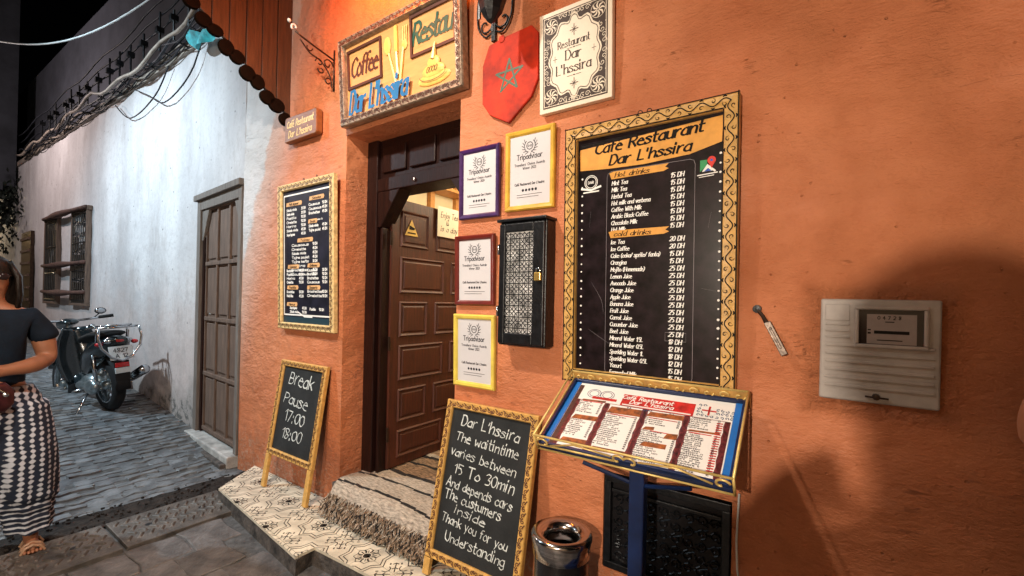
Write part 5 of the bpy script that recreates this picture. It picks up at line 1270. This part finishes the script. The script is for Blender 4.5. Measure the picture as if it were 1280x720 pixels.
# hanging vine
g = G()
for i in range(2600):
    u = rnd.random(); x = -14.6+rnd.gauss(0, .5); y_ = -1.55+1.45*u; zc = 3.75+.25*math.sin(u*7)-.35*(u > .75); z = zc+rnd.gauss(0, .3)-(.8*rnd.random() if rnd.random() < .35 and u > .5 else 0)
    a, b, c = rnd.uniform(0, 6), rnd.uniform(-1, 1), rnd.uniform(.04, .085); mxx = Matrix.Translation((x, y_, z)) @ Matrix.Rotation(a, 4, 'Z') @ Matrix.Rotation(b, 4, 'X')
    g.add([mxx @ Vector(p) for p in ((-c*.4, 0, 0), (0, 0, -c), (c*.4, 0, 0), (0, c*.15, c*.8))], [(0, 1, 2, 3)])
t = thing('hanging_vine', 'dark leafy vine hanging over the far end of the alley', 'vine', (0, 0, 0)); g.build('foliage', 'leaf', t)
g = G()
for k in range(5): g.tube([(-14.5, -1.7, 3.9+.1*k), (-14.6, -.8, 3.8+.12*k), (-14.6, -.12, 3.5+.15*k)], .03, 5)
g.build('stem', 'bronze', t)
g = G(); vs = []
for i in range(9):
    for j in range(6): t_ = i/8; vs.append((-7+.06*math.sin(j*1.3+i), -1.45+(.02+.17*math.sin(PI*(.25+.5*(1-t_))) + (.0 if t_ < .8 else -.05))*j/5, 5.35+1.0*t_))
g.add(vs, [(i*6+j, (i+1)*6+j, (i+1)*6+j+1, i*6+j+1) for i in range(8) for j in range(5)]); o = g.build('blue_banner', 'bluesheet', smooth=True); tag(o, 'edge of a blue banner in the top corner against the dark sky', 'banner'); sd = o.modifiers.new('solid', 'SOLIDIFY'); sd.thickness = .01

# ------------------------------------------------------------------ parked moped, seen from behind
mo = thing('parked_moped', 'black moped parked against the white wall with chrome rack and licence plate', 'moped', (-6.50, -.30, gz(-6.5)), (R(-4), R(4.8), R(187))); mo.scale = (1.04, 1.12, 1.07)
def wheel(name, x, r_, w_):
    h = G(); h.lathe([(r_-w_*.9, -w_*.45), (r_-w_*.35, -w_*.5), (r_, -w_*.22), (r_+.004, 0), (r_, w_*.22), (r_-w_*.35, w_*.5), (r_-w_*.9, w_*.45)], 36, axis='y'); o = h.build(name, 'tyre', mo, loc=(x, 0, r_), smooth=True)
    h = G(); h.lathe([(r_-w_*.9-.012, -w_*.4), (r_-w_*.85, -w_*.47), (r_-w_*.85, w_*.47), (r_-w_*.9-.012, w_*.4), (r_-w_*.9-.012, -w_*.4)], 36, axis='y'); h.build('rim', 'chrome', o, smooth=True)
    h = G(); h.lathe([(0, -.06), (.035, -.055), (.05, -.03), (.05, .03), (.035, .055), (0, .06)], 20, axis='y')
    for k in range(5): a = 2*PI*k/5; h.tube([(.04*math.cos(a), 0, .04*math.sin(a)), ((r_-w_*.9)*math.cos(a+.15), 0, (r_-w_*.9)*math.sin(a+.15))], .012, 6)
    h.build('hub', 'mopedgrey', o, smooth=True)
wheel('rear_wheel', 0, .27, .10); wheel('front_wheel', 1.14, .27, .085)
def loft(rings, n=16, mi=0, g=None, cap=True):        # rings: (centre, rx, ry) in planes normal to x, y or z given by axis in the tuple
    g = g or G(); vs = []; fs = []
    for c, u, v in rings:
        c, u, v = Vector(c), Vector(u), Vector(v)
        for k in range(n): a = 2*PI*k/n; vs.append(c+u*math.cos(a)+v*math.sin(a))
    for i in range(len(rings)-1):
        for k in range(n): fs.append((i*n+k, i*n+(k+1) % n, (i+1)*n+(k+1) % n, (i+1)*n+k))
    if cap: fs += [tuple(range(n-1, -1, -1)), tuple((len(rings)-1)*n+k for k in range(n))]
    g.add(vs, fs, mi); return g
X_ = lambda x, z, ry, rz: ((x, 0, z), (0, ry, 0), (0, 0, rz))
loft([X_(-.34, .73, .06, .03), X_(-.26, .70, .11, .08), X_(-.08, .65, .13, .13), X_(.12, .60, .14, .15), X_(.30, .50, .12, .14), X_(.42, .42, .08, .07)]).build('rear_body', 'mopedblack', mo, smooth=True)
loft([X_(-.22, .79, .06, .02), X_(-.18, .80, .11, .035), X_(.05, .80, .125, .04), X_(.30, .77, .11, .04), X_(.44, .74, .07, .03)]).build('seat', 'tyre', mo, smooth=True)
g = G()      # leg shield, two curved plates
vs = []
for i in range(13):
    t = i/12; z = .28+.62*t; x = .70+.10*t+.10*math.sin(PI*t)*.3
    for j in range(9): s = (j/8-.5)*2; wd_ = .13+.055*math.sin(PI*min(1, t*1.1)); vs.append((x-.12*s*s, s*wd_*(1-.3*max(0, t-.8)*3), z))
g.add(vs, [(i*9+j, (i+1)*9+j, (i+1)*9+j+1, i*9+j+1) for i in range(12) for j in range(8)]); o = g.build('leg_shield', 'mopedblack', mo, smooth=True); sd = o.modifiers.new('solid', 'SOLIDIFY'); sd.thickness = .012
loft([X_(.42, .30, .06, .05), X_(.62, .27, .06, .04), X_(.74, .32, .07, .07), X_(.80, .55, .07, .08), X_(.84, .80, .06, .07)]).build('frame_tunnel', 'mopedblack', mo, smooth=True)
g = G(); loft([((1.14-.33*math.cos(a), 0, .27+.33*math.sin(a)), (0, .055, 0), (-.02*math.cos(a), 0, .02*math.sin(a))) for a in [PI*.08+PI*.75*i/10 for i in range(11)]], 10, g=g); g.build('front_fender', 'mopedblack', mo, smooth=True)
g = G(); loft([((-.31*math.cos(a), 0, .27+.31*math.sin(a)), (0, .06, 0), (-.02*math.cos(a), 0, .02*math.sin(a))) for a in [-.15+PI*.7*i/8 for i in range(9)]], 10, g=g); g.build('rear_fender', 'tyre', mo, smooth=True)
g = G()
for s in (-1, 1): g.tube([(1.14, s*.065, .27), (1.0, s*.065, .60), (.93, s*.05, .84)], .018, 8)
g.tube([(.95, 0, .75), (.90, 0, .98)], .02, 8); g.build('fork', 'mopedgrey', mo, smooth=True)
loft([X_(.78, .95, .04, .02), X_(.84, .965, .08, .035), X_(.92, .955, .09, .05), X_(1.0, .93, .07, .055), X_(1.04, .92, .03, .02)]).build('handlebar_cowl', 'mopedblack', mo, smooth=True)
g = G(); g.tube([(.80, -.33, 1.0), (.86, -.15, .98), (.88, 0, .97), (.86, .15, .98), (.80, .33, 1.0)], .013, 8); hb = g.build('handlebar', 'chrome', mo, smooth=True)
g = G()
for s in (-1, 1): g.tube([(.825, s*.24, .995), (.79, s*.36, 1.003)], .02, 10)
g.build('grip', 'tyre', hb, smooth=True)
for s, (mx_, my_, mz_) in ((1, (.83, .33, 1.11)), (-1, (.86, -.27, 1.07))):
    g = G(); g.tube([(.85, s*.2, .99), (.86, s*.27, 1.05), (mx_, my_, mz_-.03)], .006, 6); g.ell((mx_, my_, mz_), (.012, .055, .038), 14, 8); g.ell((mx_-.008, my_, mz_), (.008, .045, .030), 14, 8, 1); g.build('mirror', ['tyre', 'chrome'], mo, smooth=True)
for s in (-1, 1):
    g = G(); g.ell((.88, s*.19, .90), (.035, .03, .022)); g.build('front_indicator', 'chrome', mo, smooth=True)
g = G()      # rack and the looped chrome guard
g.tube([(.05, -.12, .86), (-.20, -.12, .88), (-.36, -.09, .88), (-.40, 0, .88), (-.36, .09, .88), (-.20, .12, .88), (.05, .12, .86)], .010, 8)
for x in (-.30, -.20, -.08): g.tube([(x, -.11, .882), (x, .11, .882)], .008, 6)
g.tube([(-.34, -.16, .86), (-.36, .16, .86)], .012, 8)
g.tube(_cr([(0, -.16), (1, -.165), (2, -.13), (3, 0), (4, .13), (5, .165), (6, .16)], 1) and [(-.36, y_, z) for y_, z in ((-.155, .86), (-.17, .76), (-.15, .66), (-.08, .56), (0, .52), (.08, .56), (.15, .66), (.17, .76), (.155, .86))], .012, 8)
g.tube([(-.20, -.12, .88), (-.15, -.12, .72)], .009, 6); g.tube([(-.20, .12, .88), (-.15, .12, .72)], .009, 6)
g.build('luggage_rack', 'chrome', mo, smooth=True)
g = G(); g.ell((-.29, 0, .725), (.045, .12, .038), 18, 8); tl = g.build('tail_lamp', 'chrome', mo, smooth=True)
g = G(); g.ell((-.305, 0, .722), (.04, .075, .030), 16, 8); g.build('red_lens', 'taillight', tl, smooth=True)
for s in (-1, 1):
    g = G(); g.ell((-.27, s*.14, .70), (.03, .03, .022)); g.build('rear_indicator', 'taillight', mo, smooth=True)
g = G(); g.box(-.004, 0, -.095, .095, -.07, .07); lp = g.build('licence_plate', 'plate', mo, loc=(-.345, .0, .60), rot=(0, R(12), 0), bevel=.002)
g = G(); g.text('4827', 0, .008, .038, 0, .16, align='c', to=.12); g.text('A 12', 0, -.05, .038, 0, .16, align='c', to=.10)
g.build('plate_lettering', 'ink', lp, loc=(-.0055, 0, 0), rot=(0, 0, R(-90)))
g = G(); g.box(-.33, -.32, -.06, .06, .32, .52); g.build('mud_flap', 'tyre', mo, bevel=.004)
g = G(); g.box(-.342, -.331, -.055, .055, .455, .50); g.build('red_reflector', 'taillight', mo, bevel=.003)
g = G(); g.box(-.345, -.331, -.06, .06, .395, .45); g.build('lower_badge_plate', 'plate', mo, bevel=.003)
g = G(); g.tube([(.35, -.12, .22), (.1, -.15, .24), (-.05, -.155, .30)], .018, 8); g.tube([(-.02, -.155, .29), (-.06, -.155, .31), (-.36, -.165, .40), (-.38, -.165, .405)], [.025, .045, .050, .035], 12); g.build('muffler', 'chrome', mo, smooth=True)
g = G(); g.ell((.22, .02, .30), (.16, .13, .11)); g.ell((.05, .12, .27), (.13, .05, .08)); g.lathe([(0, -.06), (.07, -.06), (.07, .06), (0, .06)], 16, (.42, 0, .34), axis='y'); g.tube([(.0, .11, .27), (.28, .13, .29)], .045, 10); g.build('engine', 'mopedgrey', mo, smooth=True)
g = G(); g.tube([(.15, .10, .25), (.05, .26, .01)], .010, 6); g.tube([(.30, .0, .25), (.30, .20, .23)], .010, 6); g.tube([(.30, .0, .25), (.30, -.20, .23)], .010, 6)
for s in (-1, 1): g.tube([(0, s*.10, .27), (-.05, s*.12, .60)], .018, 8)
g.build('kickstand', 'chrome', mo, smooth=True)

# ------------------------------------------------------------------ woman at the left edge
def skinmesh(name, pts, edges, m_, parent, sub=2, smooth=True):
    me = bpy.data.meshes.new(name); me.from_pydata([p[:3] for p in pts], edges, []); o = bpy.data.objects.new(name, me); COL.objects.link(o); o.parent = parent; me.materials.append(M[m_])
    sk = o.modifiers.new('skin', 'SKIN'); sk.use_smooth_shade = True
    for i, p in enumerate(pts):
        sv = me.skin_vertices[0].data[i]; sv.radius = (p[3], p[4] if len(p) > 4 else p[3]); sv.use_root = (i == 0)
    s = o.modifiers.new('sub', 'SUBSURF'); s.levels = sub; s.render_levels = sub
    return o
pe = thing('person', 'woman walking in a navy t-shirt and loose navy and white patterned trousers', 'person', (-3.86, -1.455, 0), (0, 0, R(90-6)))
# local: x to the picture's right, -y towards the camera
P_ = [(0, 0, .92, .13, .10), (0, 0, 1.05, .115, .09), (0, .0, 1.20, .125, .10), (0, .01, 1.34, .10, .085), (0, .0, 1.44, .048, .048), (0, -.01, 1.50, .05, .055), (0, -.02, 1.57, .073, .088), (0, -.015, 1.64, .066, .078)]
E_ = [(i, i+1) for i in range(7)]
def chain(start, pts):
    i = start
    for p in pts: P_.append(p); E_.append((i, len(P_)-1)); i = len(P_)-1
    return i
chain(3, [(.15, .0, 1.355, .062), (.200, .0, 1.24, .060), (.220, -.01, 1.115, .050), (.15, -.13, 1.09, .047), (.04, -.19, 1.08, .030), (.01, -.20, 1.075, .027)])
e1 = len(P_)-1
for k in range(4): chain(e1, [(-.03, -.205, 1.10-.020*k, .0105), (-.06-.004*(k in (1, 2)), -.215, 1.092-.021*k, .0088), (-.078-.004*(k in (1, 2)), -.20, 1.078-.020*k, .0075)])
chain(e1, [(.0, -.222, 1.10, .0105), (-.02, -.245, 1.10, .0095), (-.04, -.25, 1.095, .008)])
chain(3, [(-.15, .0, 1.355, .058), (-.195, .0, 1.24, .052), (-.215, -.01, 1.115, .043), (-.15, -.14, 1.03, .040), (-.05, -.20, 1.0, .030), (-.03, -.205, 1.0, .027)])
e2 = len(P_)-1
for k in range(4): chain(e2, [(.01, -.21, 1.02-.02*k, .0105), (.04, -.215, 1.015-.02*k, .0088), (.055, -.20, 1.0-.02*k, .0075)])
chain(e2, [(-.02, -.225, 1.03, .0105), (.0, -.245, 1.035, .009)])
chain(0, [(.10, .0, .84, .085), (.13, -.03, .50, .058), (.15, -.01, .30, .048), (.165, .0, .10, .034), (.168, -.03, .055, .036), (.172, -.12, .035, .034, .020), (.175, -.165, .030, .032, .014)])
chain(0, [(-.10, .0, .84, .085), (-.12, .08, .50, .058), (-.13, .16, .30, .048), (-.14, .24, .12, .034), (-.14, .22, .07, .036), (-.14, .12, .04, .034, .02), (-.14, .08, .03, .03, .014)])
body = skinmesh('body', P_, E_, 'skin', pe)
g = G()       # face details in front of the head
g.ell((0, -.108, 1.575), (.012, .022, .022), 10, 6); g.ell((0, -.098, 1.528), (.024, .012, .008), 10, 6, 1)
for s in (-1, 1): g.ell((s*.078, -.01, 1.575), (.012, .018, .03), 10, 6)
g.build('face', ['skin', 'redprint'], pe, smooth=True)
g = G()
for s in (-1, 1): g.ell((s*.033, -.098, 1.600), (.028, .012, .021), 14, 8)
g.tube([(-.06, -.09, 1.605), (0, -.108, 1.606), (.06, -.09, 1.605), (.08, 0, 1.60)], .0035, 5); g.build('sunglasses', 'glassdark', pe, smooth=True)
g = G()
loft([((0, .035, 1.36), (.075, 0, 0), (0, .035, 0)), ((0, .04, 1.44), (.100, 0, 0), (0, .06, 0)), ((.0, .03, 1.54), (.105, 0, 0), (0, .085, 0)), ((0, .015, 1.62), (.10, 0, 0), (0, .098, 0)), ((0, .005, 1.68), (.075, 0, 0), (0, .085, 0)), ((0, .0, 1.715), (.03, 0, 0), (0, .04, 0))], 22, g=g)
for s in (-1, 1):
    for k in range(9): x = s*(.075+.005*k % .03); g.tube([(s*.055, -.05+.012*k, 1.69), (s*(.092+.002*(k % 3)), -.06+.014*k, 1.60), (s*(.098+.003*(k % 2)), -.045+.013*k, 1.50), (s*(.085+.006*(k % 3)), -.03+.01*k, 1.37-.01*(k % 4))], [.012, .016, .015, .006], 6)
g.build('hair', 'hair', pe, smooth=True)
S_ = [(0, 0, .93, .165, .125), (0, 0, 1.05, .135, .11), (0, -.01, 1.20, .148, .128), (0, .0, 1.33, .125, .10), (0, .01, 1.395, .085, .07), (.14, 0, 1.365, .072), (.20, 0, 1.265, .074), (.222, 0, 1.215, .072), (-.14, 0, 1.365, .072), (-.20, 0, 1.265, .074), (-.222, 0, 1.215, .072)]
skinmesh('tshirt', S_, [(0, 1), (1, 2), (2, 3), (3, 4), (3, 5), (5, 6), (6, 7), (3, 8), (8, 9), (9, 10)], 'tshirt', pe)
def pants(sx, k):
    rings = []; rows_ = [(.93, .0, .10, .13, .0), (.86, .10, .13, .15, .0), (.74, .120, .132, .15, -.01), (.58, .130, .138, .145, -.03*k), (.42, .135, .140, .14, -.02*k), (.32, .145, .135, .14, 0), (.26, .15, .115, .12, 0), (.20, .155, .105, .11, .0), (.11, .16, .098, .10, .0)]
    for z, x, rx, ry, y_ in rows_:
        rings.append(((sx*x, y_+(0 if k > 0 else .13*(1-z/.93)*1.6), z), rx, ry))
    g = G(); n = 40; vs = []
    fine = []
    for a, b in zip(rings, rings[1:]):
        for t in range(5): q = t/5; fine.append(tuple([tuple(a[0][i]+(b[0][i]-a[0][i])*q for i in range(3)), a[1]+(b[1]-a[1])*q, a[2]+(b[2]-a[2])*q]))
    fine.append(rings[-1])
    for c, rx, ry in fine:
        for j in range(n):
            a = 2*PI*j/n; w_ = 1+(.075*math.sin(a*7+c[2]*4)+.03*math.sin(a*13-c[2]*9))*min(1, (1-c[2])*1.2)+(.04*math.sin(c[2]*90+a*2) if c[2] < .34 else 0)
            vs.append((c[0]+rx*w_*math.cos(a), c[1]+ry*w_*math.sin(a), c[2]+.006*math.sin(a*5)))
    g.add(vs, [(i*n+j, i*n+(j+1) % n, (i+1)*n+(j+1) % n, (i+1)*n+j) for i in range(len(fine)-1) for j in range(n)])
    return g
g = pants(1, 1); h = pants(-1, -1); g.add(h.v, h.f)
loft([((0, 0, .97), (.165, 0, 0), (0, .125, 0)), ((0, 0, .90), (.20, 0, 0), (0, .145, 0)), ((0, 0, .80), (.218, 0, 0), (0, .16, 0)), ((0, 0, .72), (.20, 0, 0), (0, .14, 0))], 32, g=g)
g.build('trousers', 'trouser', pe, smooth=True)
for sx, y_ in ((1, -.06), (-1, .17)):
    g = G(); x = sx*.172 if sx > 0 else -.14
    poly = [(x+.048*math.cos(a)*(1.0+.12*math.sin(a)), y_-.125*math.sin(a)-.0) for a in [2*PI*i/20 for i in range(20)]]
    g.add([(a, b, .002) for a, b in poly]+[(a, b, .022) for a, b in poly], [tuple(range(20)), tuple(range(39, 19, -1))]+[(i, (i+1) % 20, (i+1) % 20+20, i+20) for i in range(20)])
    for dy in (-.10, -.055, .03): g.tube([(x-.046, y_+dy, .022), (x-.03, y_+dy, .052), (x, y_+dy, .064), (x+.03, y_+dy, .052), (x+.046, y_+dy, .022)], .009, 6)
    g.build('sandal', mat('tan_sandal', (.34, .20, .12), .5), pe, smooth=False)
    g = G()
    for k in range(5): g.ell((x-.032+.016*k, y_-.115+.005*abs(k-1.5), .032), (.0085, .018, .009), 8, 6)
    g.build('toe', 'skin', pe, smooth=True)
g = G(); loft([((-.13, -.23, .93), (0, .02, 0), (0, 0, .03)), ((-.10, -.235, .93), (0, .03, 0), (0, 0, .075)), ((.05, -.235, .94), (0, .03, 0), (0, 0, .085)), ((.085, -.23, .94), (0, .02, 0), (0, 0, .04))], 14, g=g); o = g.build('waist_bag', mat('dark_maroon_leather', (.05, .012, .014), .35, 0, .3, 20), loc=(-3.86, -1.455, 0), rot=(0, 0, R(84)), smooth=True)
tag(o, 'dark maroon bag held at the waist by the walking woman', 'bag')
g = G(); g.tube([(-.02, -.27, .985), (.03, -.272, .99), (.05, -.27, .97)], .005, 6); g.lathe([(0, -.275), (.012, -.272)], 10, (.055, 0, .96), axis='y'); g.build('clasp', 'chrome', o)

# the photographer, whose shadow falls on the wall at the lower right, and the house front behind with its shop lamp
P_, E_ = [(0, 0, .95, .17, .12), (0, 0, 1.15, .16, .12), (0, 0, 1.38, .17, .11), (0, 0, 1.50, .06, .06), (0, .0, 1.60, .085, .10), (0, .0, 1.71, .08, .09)], [(i, i+1) for i in range(5)]
for s in (-1, 1):
    i0 = chain(2, [(s*.20, 0, 1.42, .075), (s*.30, .08, 1.20, .06), (s*.13, .30, 1.44, .042)])
    for k in range(4): chain(i0, [(s*(.10-.006*k), .335, 1.475-.016*k, .011), (s*(.06-.004*k), .345, 1.48-.016*k, .009)])
    chain(i0, [(s*.10, .31, 1.49, .012), (s*.07, .305, 1.51, .010)])
    chain(0, [(s*.11, 0, .85, .10), (s*.13, .0, .48, .07), (s*.14, 0, .10, .05), (s*.15, .12, .04, .045, .03)])
ph = thing('person', 'photographer in dark clothes holding up a phone, standing behind the camera position', 'person', (-.02, -2.20, 0))
skinmesh('body', P_, E_, 'skin', ph)
skinmesh('jacket', [(0, 0, .9, .19, .14), (0, 0, 1.15, .18, .14), (0, 0, 1.38, .19, .13), (.21, 0, 1.42, .09), (.31, .08, 1.20, .075), (-.21, 0, 1.42, .09), (-.31, .08, 1.20, .075)], [(0, 1), (1, 2), (2, 3), (3, 4), (2, 5), (5, 6)], 'tshirt', ph)
g = G(); g.ell((0, -.01, 1.70), (.10, .115, .115), 16, 10); g.build('hair', 'hair', ph, smooth=True)
hs = thing('opposite_house', 'plain plastered house front across the alley behind the camera', 'building', (0, -4.9, 0))
g = G(); g.box(-3.2, 4, -.3, 0, 0, 5); g.build('wall', 'beige', hs)
g = G(); g.lathe([(0, 0), (.05, .01), (.055, .05), (.03, .08), (0, .09)], 16); g.tube([(0, 0, .08), (0, -.02, .3), (0, -1.56, .36)], .015, 6); o = g.build('shop_lamp', 'bulb', loc=(-.20, -3.34, 1.96)); tag(o, 'small shop lamp on a long arm from the house front across the alley', 'lamp')

# bystander at the right, whose raised elbow just enters the picture
P_, E_ = [(0, 0, .95, .16, .12), (0, 0, 1.15, .14, .11), (0, 0, 1.38, .15, .10), (0, 0, 1.48, .055, .055), (0, 0, 1.57, .075, .09), (0, 0, 1.66, .07, .08)], [(i, i+1) for i in range(5)]
i0 = chain(2, [(-.19, .0, 1.38, .060), (-.245, .06, 1.31, .056), (-.262, .10, 1.245, .050), (-.255, .16, 1.18, .042), (-.20, .26, 1.15, .030)])
for k in range(4): chain(i0, [(-.17, .30, 1.17-.018*k, .0105), (-.14, .32, 1.165-.018*k, .009)])
chain(i0, [(-.18, .28, 1.19, .011), (-.15, .29, 1.205, .0095)])
i0 = chain(2, [(.19, .0, 1.38, .060), (.24, -.02, 1.12, .048), (.25, .04, .88, .032)])
for k in range(4): chain(i0, [(.235+.012*k, .05, .83, .010), (.235+.012*k, .055, .795, .0085)])
chain(i0, [(.225, .07, .85, .011), (.22, .08, .82, .0095)])
for sx in (-1, 1): chain(0, [(sx*.10, 0, .85, .095), (sx*.12, 0, .48, .065), (sx*.13, 0, .10, .045), (sx*.14, .10, .04, .04, .03)])
by = thing('person', 'bystander at the right edge of whom only a bare bent elbow shows', 'person', (.682, -.455, .045))
skinmesh('body', P_, E_, 'skin2', by)
skinmesh('sleeveless_top', [(0, 0, .88, .18, .14), (0, 0, 1.15, .155, .125), (0, 0, 1.36, .165, .115), (0, 0, 1.42, .11, .085)], [(0, 1), (1, 2), (2, 3)], 'tshirt', by)
skinmesh('trousers', [(0, 0, .92, .175, .135), (.11, 0, .84, .11), (.12, 0, .48, .085), (.13, 0, .14, .07), (-.11, 0, .84, .11), (-.12, 0, .48, .085), (-.13, 0, .14, .07)], [(0, 1), (1, 2), (2, 3), (0, 4), (4, 5), (5, 6)], 'tyre', by)
g = G(); g.ell((0, -.01, 1.65), (.092, .108, .11), 16, 10); g.build('hair', 'hair', by, smooth=True)
